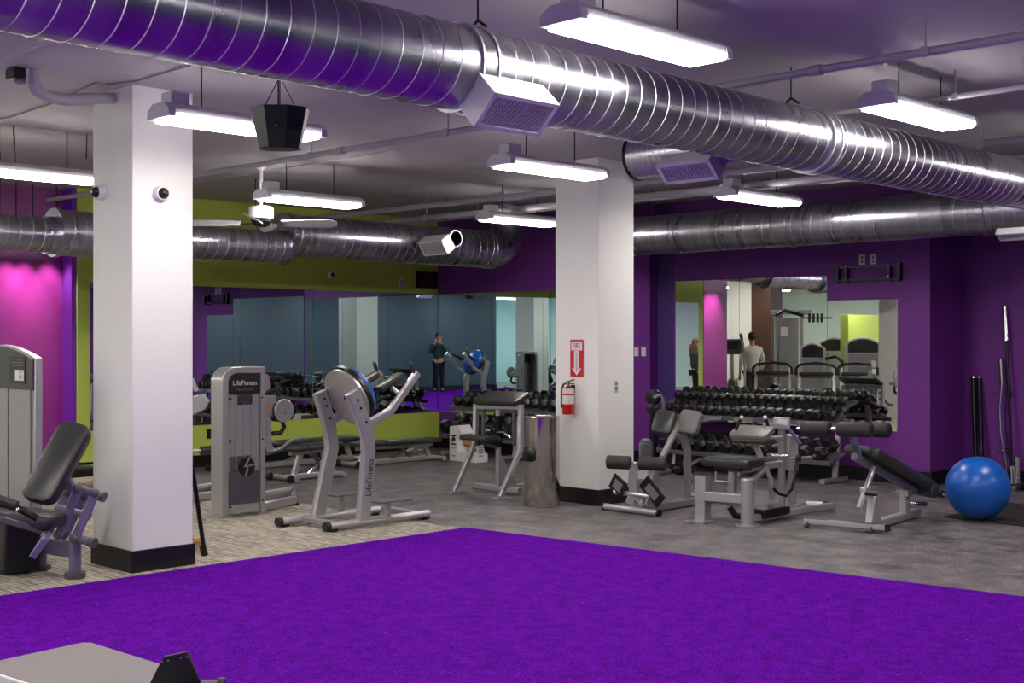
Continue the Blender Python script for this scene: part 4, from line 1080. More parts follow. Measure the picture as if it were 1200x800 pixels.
# --- F: seated curl / row station with two front posts
def seated_station():
    t = thing('preacher_curl_machine', 'seated curl machine with grey seat and padded arm rest, in front of the dumbbell rack', 'exercise machine', tuple(G(850, 610)))
    fl_, fr_ = G(820, 611), G(876, 616)
    # left channel post, right round post
    zt = lambda y, p: CAMH-(y-HY)*DEP(p)/FL
    zl = zt(557, fl_); zr = zt(562, fr_)
    ch = MB()
    ch.bar([fl_+V3((0, .0, .01)), V3((fl_.x, fl_.y, zl))], .10, .012, up=(1, 0, 0)).bar([fl_+V3((.045, .05, .01)), V3((fl_.x+.045, fl_.y+.05, zl-.02))], .012, .09, up=(1, 0, 0)).bar([fl_+V3((.045, -.05, .01)), V3((fl_.x+.045, fl_.y-.05, zl-.0))], .012, .09, up=(1, 0, 0))
    build('post', ch, M_frame, t, bevel=.003)
    build('foot_plate', MB().box((fl_.x, fl_.y, .006), (.17, .2, .012)).lathe(fr_, (0, 0, 1), [(.11, 0), (.11, .012)], 28), M_frame, t)
    rp = MB().lathe(V3((fr_.x, fr_.y, .01)), (0, 0, 1), [(.058, 0), (.058, zr-.01), (.05, zr)], 28); build('post', rp, M_frame, t)
    za = zt(581, fl_)
    build('cross_beam', MB().bar([V3((fl_.x+.02, fl_.y, za)), V3((fr_.x, fr_.y, za))], .06, .085), M_frame, t)
    mid = (fl_+fr_)/2; mid.z = 0
    # long beam backwards along X
    back = G(942, 592); L = back-mid
    bk = V3((mid.x+1.55, mid.y, 0))
    build('base_beam', MB().bar([V3((fr_.x, fr_.y-.0, .06)), V3((bk.x-.25, bk.y-.30, .06)), ], .06, .06), M_frame, t)
    bx = PD(944, 590, 11.75); bx.z = .05; by = PD(970, 591.5, 11.7); by.z = .05
    build('base_beam', MB().tube([V3((fr_.x+.05, fr_.y, .05)), V3((bx.x, bx.y, .05))], .03, 16), M_frame, t)
    rb = build('rear_skid', MB().tube([bx, by], .036, 16), M_frame, t)
    dd = (by-bx).normalized(); build('end_cap', MB().tube([by-dd*.04, by+dd*.01], .040, 16), M_foam, rb)
    build('weight_stack', MB().box(V3((fr_.x+.36, fr_.y+.02, .085)), (.42, .18, .08)), M_blacks, t, bevel=.02)
    # seat
    ds = 11.15
    sc_ = PD(859, 541, ds)
    build('seat', MB().pad(sc_, (0, -1, 0), (1, 0, 0), (0, 0, 1), .5, .34, .075, .07), M_padd, t)
    build('seat_pan', MB().box(sc_-V3((0, 0, .055)), (.2, .26, .03)), M_black, t)
    build('seat_post', MB().bar([V3((sc_.x, sc_.y, sc_.z-.06)), V3((sc_.x-.02, sc_.y, za))], .07, .07, up=(1, 0, 0)), M_frame, t)
    lv = [PD(839, 552, ds-.25), PD(838.5, 563, ds-.25), PD(857, 565, ds-.25), PD(858, 553, ds-.25)]
    build('seat_lever', MB().tube(lv, .008, 8), M_frame, t)
    # beam up to main post
    Pm = PD(916, 545, 11.6); mp = V3((Pm.x, Pm.y, 0))
    build('seat_beam', MB().bar([sc_-V3((-.1, 0, .08)), V3((Pm.x, Pm.y, PD(916, 543, 11.6).z))], .05, .06), M_frame, t)
    build('main_post', MB().bar([V3((mp.x, mp.y, .02)), V3((mp.x, mp.y, PD(916, 497, 11.6).z))], .055, .055, up=(1, 0, 0)), M_frame, t)
    hs = PD(928, 530, 11.75)
    build('housing', MB().box(hs, (.10, .12, .34), (dR, dF, V3((0, 0, 1)))), M_frame, t, bevel=.015)
    build('rear_post', MB().bar([V3((hs.x, hs.y, .02)), hs], .06, .06, up=(1, 0, 0)), M_frame, t)
    build('foot_plate', MB().box((mp.x, mp.y, .008), (.16, .16, .016)), M_frame, t)
    # diagonal struts
    build('strut', MB().bar([PD(882, 563, 11.0), PD(897, 548, 11.2)], .05, .04), M_frame, t)
    build('strut', MB().bar([PD(885, 519, 11.5), PD(893, 540, 11.45)], .04, .05), M_frame, t)
    build('strut', MB().bar([PD(925, 503, 11.6), PD(938, 520, 11.6)], .04, .03), M_frame2, t)
    build('strut', MB().bar([PD(886, 506, 11.7), PD(899, 497, 11.6)], .03, .03), M_frame, t)
    # arm rests (two stacked cushions)
    c = PD(881, 507, 11.35); build('arm_pad', MB().pad(c, (0, -1, 0), (1, 0, 0), (-.5, 0, 1), .40, .2, .06, .04), M_padg, t)
    c2 = PD(883, 516, 11.35); build('arm_pad', MB().pad(c2, (0, -1, 0), (1, 0, 0), (0, 0, 1), .38, .2, .05, .04), M_padd, t)
    build('pad_rail', MB().bar([c2+V3((.1, 0, 0)), V3((mp.x, mp.y, c2.z))], .05, .05), M_frame, t)
    for (pa, pb) in (((862, 503), (869, 489)), ((902, 504), (896.5, 489))):
        A, B = PD(*pa, 11.4), PD(*pb, 11.35)
        g = build('grip', MB().tube([A, B], .016, 12), M_foam, t); build('grip_ball', MB().ball(B, .019, n=14), M_whitep, g)
    hd = PD(916, 495, 11.5)
    build('card_holder', MB().box(hd, (.15, .02, .09), (dR-dF*.2, dF+dR*.2, V3((0, 0, 1)))), M_frame, t, bevel=.004)
    build('instruction_card', MB().box(hd-dF*.014, (.10, .004, .06), (dR-dF*.2, dF+dR*.2, V3((0, 0, 1)))), M_box, t)
    build('upper_bar', MB().bar([PD(899, 498, 11.5), PD(925, 501, 11.5)], .05, .05), M_frame, t)
    # side chrome handle and curved lever
    build('axle', MB().tube([PD(928, 537, 11.5), PD(957, 535.5, 11.3)], .014, 12), M_chrome, t)
    build('sleeve', MB().tube([PD(934, 536.7, 11.45), PD(938, 536.5, 11.43)], .032, 14).tube([PD(953, 535.6, 11.32), PD(957, 535.5, 11.3)], .026, 14), M_black, t)
    build('lever_arm', MB().tube([PD(934, 538, 11.4), PD(932, 555, 11.35), PD(928, 573, 11.3), PD(921, 581, 11.25), PD(912, 578, 11.2), PD(906, 572, 11.2)], .014, 12), M_blacks, t)
    build('lever_arm', MB().bar([PD(905, 585, 11.3), PD(903, 560, 11.3), PD(897, 548, 11.3)], .03, .04), M_frame, t)
    build('knee_roller', MB().tube([PD(855, 594, 10.95), PD(862, 604, 10.95), PD(876, 606, 11.0)], .03, 14), M_black, t)
    build('side_handle', MB().tube([PD(899, 533, 11.6), PD(924, 534, 11.5)], .016, 12), M_chrome, t)
seated_station()

# --- G: decline abdominal bench
def ab_bench():
    t = thing('decline_bench', 'decline sit-up bench with black board and foam rollers, next to the blue ball', 'exercise bench', tuple(G(1010, 616)))
    a, b = G(943, 617), G(1038, 625.5); a.z = b.z = .05; d = (b-a).normalized()
    s = build('base_skid', MB().bar([a, b], .06, .05), M_frame, t)
    for f in (.12, .42, .62, .9): pass
    build('grip_tape', MB().box(a.lerp(b, .16)+V3((0, 0, .027)), ((b-a).length*.28, .05, .004), (d, V3((-d.y, d.x, 0)), V3((0, 0, 1)))).box(a.lerp(b, .74)+V3((0, 0, .027)), ((b-a).length*.3, .05, .004), (d, V3((-d.y, d.x, 0)), V3((0, 0, 1)))), M_frameD, s)
    for f in (.05, .84):
        q = a.lerp(b, f); build('caster', MB().lathe(V3((q.x-.03, q.y, .026))-d*.015, d, [(.018, 0), (.026, .004), (.026, .026), (.018, .03)], 18), M_frameD, s)
    build('end_cap', MB().box(b+d*.015, (.03, .066, .056), (d, V3((-d.y, d.x, 0)), V3((0, 0, 1)))), M_black, s)
    m = a.lerp(b, .78); m.z = .05
    rear = G(1077, 604); rear = V3((m.x+1.05, m.y+.02, .05))
    rp = G(1075, 606)
    rear = V3((rp.x, rp.y, .05))
    build('main_beam', MB().bar([m, rear], .07, .065), M_frame, t)
    # front posts
    dm = DEP(m)
    p0 = m.lerp(rear, .12)
    pt = CAMH-(576-HY)*(dm+.1)/FL
    build('front_post', MB().prism([V3((p0.x-.08, p0.y-.03, .07)), V3((p0.x+.07, p0.y-.03, .07)), V3((p0.x+.03, p0.y-.03, pt)), V3((p0.x-.02, p0.y-.03, pt))], (0, .07, 0)), M_frame, t, bevel=.006)
    st0 = PD(1006, 596, dm-.02); st1 = PD(1024, 548, dm+.25)
    build('telescopic_strut', MB().bar([st0, st1], .035, .045), M_frame, t)
    build('strut_collar', MB().box(st0.lerp(st1, .45), (.09, .06, .05)), M_frame, t, bevel=.008)
    build('knob', MB().tube([PD(1014, 578, dm), PD(1027, 579, dm-.06)], .016, 12), M_blacks, t)
    # rear post
    q0 = m.lerp(rear, .72); dq = DEP(q0); qt = CAMH-(577-HY)*dq/FL
    build('rear_post', MB().bar([V3((q0.x, q0.y, .06)), V3((q0.x, q0.y, qt))], .07, .09, up=(1, 0, 0)), M_frame, t)
    build('pivot_bracket', MB().tube([PD(1046, 577, dq), PD(1066, 577, dq)], .012, 10).box(V3((q0.x, q0.y, qt)), (.08, .11, .05)), M_frame, t)
    # board
    A = PD(1013, 531, dm+.25); B = PD(1080, 570, dq+.15)
    u = (B-A).normalized(); nb = V3((u.z*-1, 0, 1))
    nb = V3((.35, -.1, .9))
    L = (B-A).length
    bd = build('board_pad', MB().pad((A+B)/2+V3((0, 0, .02)), u, (0, 1, 0), nb, L+.05, .29, .085, .05), M_pad, t)
    nn = (nb-u*nb.dot(u)).normalized()
    build('board_frame', MB().bar([A-nn*.07-u*.12, (A+B)/2-nn*.065, B-nn*.06-u*.08], .06, .06, up=nn), M_frame2, t)
    # lower roller at the end
    sv = u.cross(nn)
    build('end_bolster', MB().lathe(B-nn*.02-sv*.15, sv, [(.05, 0), (.06, .01), (.06, .29), (.05, .3)], 24), M_pad, t)
    # neck to rollers
    N0 = A-nn*.07; N1 = PD(1001, 514, dm+.1); N2 = PD(990, 503, dm+.05)
    build('neck', MB().bar([A-nn*.07+u*.15, A-nn*.06-u*.05, N1, N2], .04, .05, up=(0, 1, 0)), M_frame2, t)
    build('neck_joint', MB().ball(PD(1001, 517, dm+.1), .045, .03, .045), M_frame2, t)
    r = .062
    R0_, R1_ = PD(940, 502, dm+.25), PD(1022, 503.5, dm-.15)
    build('axle', MB().tube([PD(934, 502, dm+.27), R1_], .014, 12), M_chrome, t)
    dr = R1_-R0_
    roller(t, R0_, R0_+dr*.41, r); roller(t, R0_+dr*.52, R1_, r)
    roller(t, PD(1012, 503, dm+.35), PD(1043, 504, dm+.2), r)
    build('side_handle', MB().tube([PD(997, 534, dm+.2), PD(1010, 536, dm+.2)], .013, 10), M_chrome, t)
    build('lever_arm', MB().tube([PD(1063, 588, dq), PD(1085, 590.5, dq-.1)], .012, 10), M_chrome, t)
    build('lever_grip', MB().tube([PD(1075, 589.5, dq-.05), PD(1086, 590.6, dq-.1)], .018, 10), M_black, t)
    build('seat_pad', MB().pad(PD(1008, 528, dm+.28), u, (0, 1, 0), (0, 0, 1), .12, .27, .07, .03), M_padd, t)
ab_bench()

# --- adjustable benches by the green wall
def bench(label, A, B, w=.28, inc=0, style=0, low=None):
    A, B = V3(A), V3(B); u = (B-A); u.z = 0; L = u.length; u.normalize(); v = V3((-u.y, u.x, 0))
    z = (A.z+B.z)/2
    t = thing('exercise_bench', label, 'exercise bench', ((A.x+B.x)/2, (A.y+B.y)/2, 0))
    build('seat_pad', MB().pad(A+u*L*.16, u, v, (0, 0, 1), L*.30, w, .06, .05), M_padd, t)
    c = A+u*L*.66; d2 = (B-(A+u*L*.33)).normalized()
    build('back_pad', MB().pad(A+u*L*.33+d2*L*.33, d2, v, (0, 0, 1), L*.66, w, .06, .05), M_padd, t)
    build('pad_frame', MB().bar([A+V3((0, 0, -.05))+u*.05, B+V3((0, 0, -.06))-u*.1], .06, .05), M_frame, t)
    build('adjust_quadrant', MB().prism([B-u*L*.35+V3((0, 0, -.05)), B-u*L*.12+V3((0, 0, -.05)), B-u*L*.18+V3((0, 0, -.15)), B-u*L*.3+V3((0, 0, -.15))], v*.012), M_frame, t)
    zr = .045
    a0, b0 = V3((A.x, A.y, zr))-u*.02, V3((B.x, B.y, zr))-u*.08
    build('base_rail', MB().bar([a0, b0], .06, .06), M_frame, t)
    build('leg', MB().bar([a0+u*.12, A+u*.2-V3((0, 0, .06))], .05, .07, up=u), M_frame, t)
    build('leg', MB().bar([b0-u*.05, B-u*.22-V3((0, 0, .06))], .05, .07, up=u), M_frame, t)
    build('brace', MB().bar([a0+u*L*.42, B-u*L*.42-V3((0, 0, .07))+u*.2], .03, .04), M_chrome, t)
    build('brace', MB().bar([a0+u*L*.7, A+u*L*.55-V3((0, 0, .07))], .03, .04), M_frameD, t)
    for q, s_ in ((a0, -1), (b0, 1)):
        build('cross_foot', MB().tube([q-v*.24, q+v*.24], .03, 14), M_frame, t)
    for sg in (-1, 1):
        build('wheel', MB().lathe(a0-u*.06+v*(.2*sg-.015)+V3((0, 0, .005)), v, [(.04, 0), (.045, .005), (.045, .025), (.04, .03)], 18), M_black, t)
    build('knob', MB().ball(B-u*L*.24-V3((0, 0, .11))-v*.04, .025, n=12), M_chrome, t)
    return t
Yb = 11.9
bench('adjustable grey bench below the far corner, beyond the knee raise station', PY(414, 521, 12.35), PY(512, 514.5, 12.35))
bench('adjustable bench between the weight tower and the knee raise station', PY(335, 526, 11.7), PY(396, 519, 11.7))
bench('dark bench along the lime wall behind the weight tower', PY(262, 524, 13.0), PY(420, 512, 13.0), .3)

# --- white box with print
bp0 = G(530, 531.5, .0)
t = thing('storage_box', 'white printed cardboard box with cut-out side, behind the curl station', 'box', tuple(G(545, 531)))
Xb_ = PX(528, 530, 11.15).x; P_ = [PX(x, y, 11.15) for x, y in ((527, 490), (536, 489), (541.5, 499), (536.5, 505), (536.5, 520), (557, 523), (557, 533), (527, 530))]
zmin = min(p.z for p in P_)
build('box_shell', MB().prism([V3((p.x, p.y, p.z-zmin+.005)) for p in P_], (.22, 0, 0)), M_box, t)
q = PX(531.5, 505, 11.148)
for i, (dy, dz, w_, h_) in enumerate(((0, .05, .09, .02), (0, .02, .03, .05), (.02, -.01, .03, .05), (-.02, .0, .03, .04), (0, -.06, .09, .02))):
    build('printed_mark', MB().box((11.147, q.y+dy, q.z-zmin+dz), (.004, w_, h_)), M_blackp, t)
build('printed_mark', MB().box((11.147, q.y, PX(531, 515, 11.148).z-zmin), (.004, .1, .012)), mat('green_print', (90, 180, 150)), t)
build('printed_mark', MB().box((11.147, q.y, PX(531, 524, 11.148).z-zmin), (.004, .07, .02)), mat('pink_print', (210, 120, 120)), t)
oc = PX(546, 515, 11.3); build('inner_card', MB().box((11.3, oc.y-.02, PX(546, 517, 11.3).z), (.14, .22, .06)), M_orange, t)

# ------------------------------------------------------------------ dumbbells and racks
def make_dumbbell(name, L, r, label, group, hexed=True, m=None):
    n = 6 if hexed else 14; hl = L*.30
    o = thing(name, label, 'dumbbell', (0, 0, 0), group)
    for sg in (-1, 1):
        build('weight_head', MB().lathe(V3((sg*(L/2-hl), 0, 0)), (sg, 0, 0), [(r*.82, 0), (r, hl*.15), (r, hl*.85), (r*.75, hl)], n), m or M_rubberhead, o)
    build('handle', MB().lathe((-L/2+hl, 0, 0), (1, 0, 0), [(.014, 0), (.017, (L-2*hl)*.5), (.014, L-2*hl)], 10), M_chrome, o)
    return o
def row(proto, spots, lab=None):
    for i, (p, rz, tilt, s) in enumerate(spots):
        o = proto if i == 0 else copy_tree(proto)
        o.location = p; o.rotation_euler = (0, tilt, rz); o.scale = (s, s, s)
def rack(name, label, X, ya, yb, shelves, dpt, z_top):
    t = thing(name, label, 'dumbbell rack', (X, (ya+yb)/2, 0))
    for (xx, z, w) in shelves:
        u = V3((1, 0, .3)).normalized(); nn = V3((-.3, 0, 1)).normalized()
        build('shelf', MB().box((xx, (ya+yb)/2, z), (w, yb-ya, .02), (u, (0, 1, 0), nn)), M_frameD, t, bevel=.003)
        build('shelf_lip', MB().bar([V3((xx, ya, z))-u*w/2, V3((xx, yb, z))-u*w/2], .02, .05), M_frameD, t)
    for y in (ya+.12, (ya+yb)/2, yb-.12):
        build('upright', MB().bar([(X+.02, y, .03), (X+.16, y, z_top)], .06, .05, up=(1, 0, 0)), M_frame, t)
        build('foot', MB().bar([(X-.25, y, .03), (X+.25, y, .03)], .07, .05), M_frame, t)
    return t
# right rack
ya, yb = 7.16, 9.62
rack('dumbbell_rack', 'long three-row dumbbell rack under the tall mirror in the alcove', 12.45, ya, yb, ((12.64, .85, .26), (12.40, .70, .26), (12.34, .28, .32)), .3, .9)
sh_ = thing('rack_placard', 'grey number placards along the edge of the alcove dumbbell rack', 'placard', (12.2, 8.4, .64))
for i in range(5): build('placard_plate', MB().box((12.255, 7.5+.42*i, .655), (.006, .26, .05)), M_greyp, sh_)
d = make_dumbbell('dumbbell', .27, .050, 'small black dumbbell in the upper row of the alcove rack', 'upper row dumbbells on the alcove rack')
row(d, [((12.65+random.uniform(-.015, .015), ya+.08+.108*i, .925), random.uniform(-.10, .10), -.28, random.uniform(.92, 1.08)) for i in range(22)])
d = make_dumbbell('dumbbell', .30, .056, 'black dumbbell in the middle row of the alcove rack', 'middle row dumbbells on the alcove rack')
row(d, [((12.40+random.uniform(-.015, .015), ya+.09+.122*i, .785), random.uniform(-.12, .12), -.28, random.uniform(.92, 1.05)) for i in range(19)])
d = make_dumbbell('dumbbell', .36, .078, 'large black dumbbell in the bottom row of the alcove rack', 'bottom row dumbbells on the alcove rack')
row(d, [((12.34, ya+.15+.178*i, .375), random.uniform(-.08, .08), -.28, 1) for i in range(13)])
# back rack
ya, yb = 10.45, 12.95
rack('dumbbell_rack', 'two-row dumbbell rack before the far corner mirrors', 11.9, ya, yb, ((12.05, .68, .34), (11.9, .30, .36)), .3, .72)
d = make_dumbbell('dumbbell', .34, .070, 'black hexagonal dumbbell in the upper row of the rack before the corner mirrors', 'upper row dumbbells on the corner rack')
row(d, [((12.05, ya+.12+.16*i, .775), random.uniform(-.1, .1), -.28, random.uniform(.9, 1.1)) for i in range(15)])
d = make_dumbbell('dumbbell', .40, .098, 'heavy black hexagonal dumbbell in the lower row of the rack before the corner mirrors', 'lower row dumbbells on the corner rack')
row(d, [((11.9, ya+.18+.225*i, .42), random.uniform(-.06, .06), -.28, 1) for i in range(11)])
# dumbbells on the floor by the rack and right wall
d = make_dumbbell('dumbbell', .3, .06, 'loose black dumbbell lying on the floor below the alcove rack', 'loose dumbbells on the floor below the alcove rack')
row(d, [((11.95, 9.1, .055), 1.2, 0, 1), ((11.92, 8.92, .055), 1.0, 0, 1)])
t = thing('short_bar', 'short chrome and black bar lying on the floor between bench and ball', 'bar', tuple(G(1093, 578)))
build('shaft', MB().tube([G(1080, 572, .05), G(1106, 579, .05)], .014, 10), M_chrome, t)
build('collar', MB().tube([G(1083, 573, .05), G(1092, 575.4, .05)], .04, 14).tube([G(1100, 577.5, .05), G(1104, 578.6, .05)], .035, 14), M_black, t)
t = thing('short_bar', 'second short bar lying close to the alcove corner', 'bar', tuple(G(1098, 571)))
build('shaft', MB().tube([G(1085, 567, .05), G(1108, 572, .05)], .014, 10), M_chrome, t)
build('collar', MB().tube([G(1090, 568, .05), G(1098, 569.8, .05)], .035, 14), M_black, t)
t = thing('short_bar', 'small bar lying on the floor behind the blue ball and mat', 'bar', tuple(G(1196, 572)))
build('shaft', MB().tube([G(1188, 571, .04), G(1212, 568, .04)], .02, 10), M_chrome, t)
build('collar', MB().tube([G(1192, 570.5, .04), G(1199, 569.7, .04)], .04, 14), M_black, t)

# stand with coiled black pad left of alcove rack
t = thing('roller_stand', 'upright stand with round black pads beside the switches', 'exercise machine', tuple(G(765, 560)))
gs = G(766, 557)
ds = DEP(gs)
build('post', MB().bar([V3((gs.x, gs.y, .02)), V3((gs.x, gs.y, CAMH-(472-HY)*ds/FL))], .05, .06, up=(1, 0, 0)), M_black, t)
build('base_bar', MB().bar([gs+V3((-.25, 0, .03)), gs+V3((.3, 0, .03))], .06, .05).bar([gs+V3((-.25, -.25, .03)), gs+V3((-.25, .25, .03))], .06, .05), M_frame, t)
pc = PD(766, 465, ds-.03)
build('round_pad', MB().lathe(pc-V3((.04, 0, 0)), (1, .2, 0), [(.04, 0), (.085, .01), (.095, .05), (.085, .09), (.04, .1)], 28), M_black, t)
build('round_pad', MB().lathe(PD(765, 479, ds-.1)-V3((.03, 0, 0)), (1, .4, 0), [(.03, 0), (.06, .01), (.06, .07), (.03, .08)], 24), M_black, t)
build('pad_arm', MB().tube([PD(766, 466, ds-.12), PD(774, 462, ds-.12), PD(777, 468, ds-.12), PD(777.5, 480, ds-.12)], .022, 12), M_greyp, t)
build('step', MB().tube([PD(757, 545, ds), V3((gs.x, gs.y, .1))], .02, 10), M_frame, t)
# silver machine upright behind (px 775-800 y 515-560)
t = thing('plate_tree', 'silver angled stand behind the back extension bench', 'exercise machine', tuple(G(800, 559)))
g1 = G(803, 553); d1q = DEP(g1)
build('foot', MB().box((g1.x, g1.y, .01), (.28, .12, .02)), M_frame, t)
build('post', MB().bar([V3((g1.x, g1.y, .01)), PD(806, 530, d1q), PD(800, 512, d1q), PD(790, 505, d1q)], .05, .09, up=(1, 0, 0)), M_frame, t)
build('crossbar', MB().bar([PD(806, 545, d1q), PD(822, 537, d1q)], .03, .04), M_frame, t)

# ------------------------------------------------------------------ ball, mat, bars
bc = G(1149, 611); r = .275
bc = V3((bc.x, bc.y, 0)) + V3((CT, ST, 0))*.06
tag(build('exercise_ball', MB().ball((bc.x, bc.y, r+.012), r, n=64), M_blue, loc=(bc.x, bc.y, 0)), 'large blue exercise ball on the rubber floor', 'exercise ball')
mp = [G(1106, 606), G(1200, 617), G(1290, 606), G(1185, 590)]
tag(build('floor_mat', MB().prism([V3((p.x, p.y, .001)) for p in mp], (0, 0, .01)), M_mat, loc=tuple(G(1190, 603))), 'flat black exercise mat beneath the blue ball', 'mat')
XW = XD-.06
t = thing('olympic_barbell', 'tall black barbell with chrome sleeve leaning on the purple wall', 'barbell', (XW-.12, PX(1186, 500, XW).y, 0))
pa = PX(1177.5, 359, XW+.02); pb = PX(1179.5, 396, XW); pe = PX(1186.5, 545, XW-.1); pe.z = .02
build('sleeve', MB().tube([pa, pb], .025, 18), M_chrome, t)
build('collar', MB().tube([pb, pb+(pe-pb).normalized()*.03], .038, 18), M_chrome, t)
build('shaft', MB().tube([pb, pb.lerp(pe, .9)], .015, 14), M_blacks, t)
build('sleeve', MB().tube([pb.lerp(pe, .88), pe], .025, 18), M_chrome, t)
t = thing('curl_bar', 'zigzag chrome curl bar leaning on the purple wall', 'barbell', (XW-.1, PX(1181, 500, XW).y, 0))
z_ = [PX(*q, XW-.03) for q in ((1173, 421), (1174.5, 447), (1172, 480), (1173, 507), (1179, 540), (1180, 556))]
z_[-1].z = .02
build('shaft', MB().tube(z_, .016, 12), M_chrome, t)
build('sleeve', MB().tube([z_[0], z_[1]], .025, 16), M_steel, t)
t = thing('bar_holder', 'chrome rack pegs and floor tube holding the leaning bars on the purple wall', 'bar rack', (XD-.1, PX(1180, 500, XW).y, 0))
for (x0, y) in ((1164, 461.5), (1168, 528.5)): build('peg', MB().tube([PX(x0, y, XD-.16), PX(1183, y-1, XD-.02)], .011, 10), M_chrome, t)
hb = PX(1186, 540, XD-.13)
build('floor_tube', MB().lathe((hb.x, hb.y-.06, .01), (0, 0, 1), [(.036, 0), (.036, .30), (.03, .30)], 18), M_chrome, t)
build('wall_plate', MB().box((XD-.03, PX(1183, 460, XD).y, PX(1183, 461, XD).z), (.02, .06, .06)).box((XD-.03, PX(1183, 528, XD).y, PX(1183, 528, XD).z), (.02, .06, .06)), M_blacks, t)
for i, (px, ww) in enumerate(((1141.5, 'nearer the corner'), (1148.5, 'nearer the chrome curl bar'))):
    t = thing('black_bar', 'thick black bar leaning on the purple wall, the one '+ww, 'bar', (XW, PX(px, 500, XW).y, 0))
    a = PX(px-1, 443, XD-.04); b = PX(px+3, 540, XD-.16); b.z = .02
    build('shaft', MB().tube([a, b], .026, 14), M_blacks, t); build('tip', MB().tube([a+V3((0, 0, .0)), a+V3((.002, 0, .02))], .012, 10), M_chrome, t)

# leaning pole + block behind left column
t = thing('leaning_pole', 'thin black pole leaning against the column with the cameras', 'pole', tuple(G(240, 648)))
a = G(240, 649, .012); b = V3((CL[0]+.467+.02, CL[1]+.36, 1.05)); 
build('shaft', MB().tube([a, PD(227, 560, 9.0)], .017, 12).tube([PD(227, 560, 9.0), PD(224, 530, 8.95)], .012, 10), M_blacks, t)
build('rubber_foot', MB().tube([a-V3((0, 0, .01)), a.lerp(b, .06)], .026, 12), M_black, t)
t = thing('wood_block', 'small pale wooden block on the carpet behind the column with the cameras', 'block', tuple(G(231, 645)))
g = G(231, 645)
build('block_top', MB().box((g.x, g.y, .085), (.08, .08, .03)), M_pine, t, bevel=.004)
build('block_foot', MB().box((g.x, g.y, .035), (.05, .04, .07)), M_pine, t, bevel=.004)

# black step bench behind the leg machine
t = thing('step_platform', 'low black step bench by the green wall end, behind the leg machine', 'bench', tuple(G(95, 575)))
g = G(96, 576); dd_ = DEP(g)
zt = CAMH-(546-HY)*dd_/FL
build('step_top', MB().box((g.x, g.y, zt-.05), (.55, .3, .10), ), M_black, t, bevel=.015)
for sx in (-1, 1):
    for sy in (-1, 1): build('leg', MB().tube([(g.x+.23*sx, g.y+.12*sy, 0), (g.x+.23*sx, g.y+.12*sy, zt-.1)], .014, 8), M_blacks, t)
build('grip_bar', MB().tube([(g.x-.25, g.y-.1, zt), (g.x-.2, g.y-.1, zt+.04), (g.x+.2, g.y-.1, zt+.04), (g.x+.25, g.y-.1, zt)], .01, 8), M_blacks, t)

# board with bracket, bottom left
t = thing('slide_board', 'grey padded board with pale edge lying on the purple turf', 'board', tuple(G(120, 790)))
zb = .085
pts = [G(-60, 784, zb), G(88, 753.5, zb), G(98, 752, zb), G(110, 752.5, zb), G(118, 754, zb), G(330, 826, zb), G(150, 868, zb), G(135, 862, zb)]
pl0, pl1 = G(-60, 763, zb), G(160, 840, zb)
pts = [G(0, 773, zb), G(88, 754, zb), G(98, 752.2, zb), G(108, 752.5, zb), G(226, 789, zb), G(215, 800, zb), G(150, 836, zb), G(-28, 779, zb)]
build('board_top', MB().prism([V3((p.x, p.y, zb-.035)) for p in pts], (0, 0, .035)), M_board, t, bevel=.006)
e0, e1 = pts[7], pts[6]
build('edge_trim', MB().bar([V3((e0.x, e0.y, zb-.02))-dR*.015, V3((e1.x, e1.y, zb-.02))-dR*.015], .02, .035), M_box, t)
build('runner', MB().bar([V3((pts[1].x, pts[1].y-.1, .03)), V3((pts[4].x-.15, pts[4].y-.1, .03))], .05, .05), M_blacks, t)
build('runner', MB().bar([V3((e0.x+.2, e0.y, .03)), V3((e1.x+.2, e1.y, .03))], .05, .05), M_blacks, t)
dd_ = 5.5
bq = [PD(x, y, dd_) for x, y in ((168, 815), (191, 769.5), (219, 763.5), (241, 815))]
bk = build('end_bracket', MB().prism(bq, dF*.02), M_black, t, bevel=.003)
for x, y in ((190, 775.5), (197, 773.8), (212, 770.5), (219, 769)):
    build('rivet', MB().lathe(PD(x, y, dd_), -dF, [(.004, 0), (.004, .003)], 10), M_greyp, bk)
build('axle', MB().tube([PD(225, 800, dd_+.03), PD(264, 799, dd_)], .012, 10), M_greyp, t)
build('wheel', MB().lathe(PD(255, 800, dd_), dR, [(.018, 0), (.024, .004), (.024, .03), (.018, .035)], 20), M_black, t)

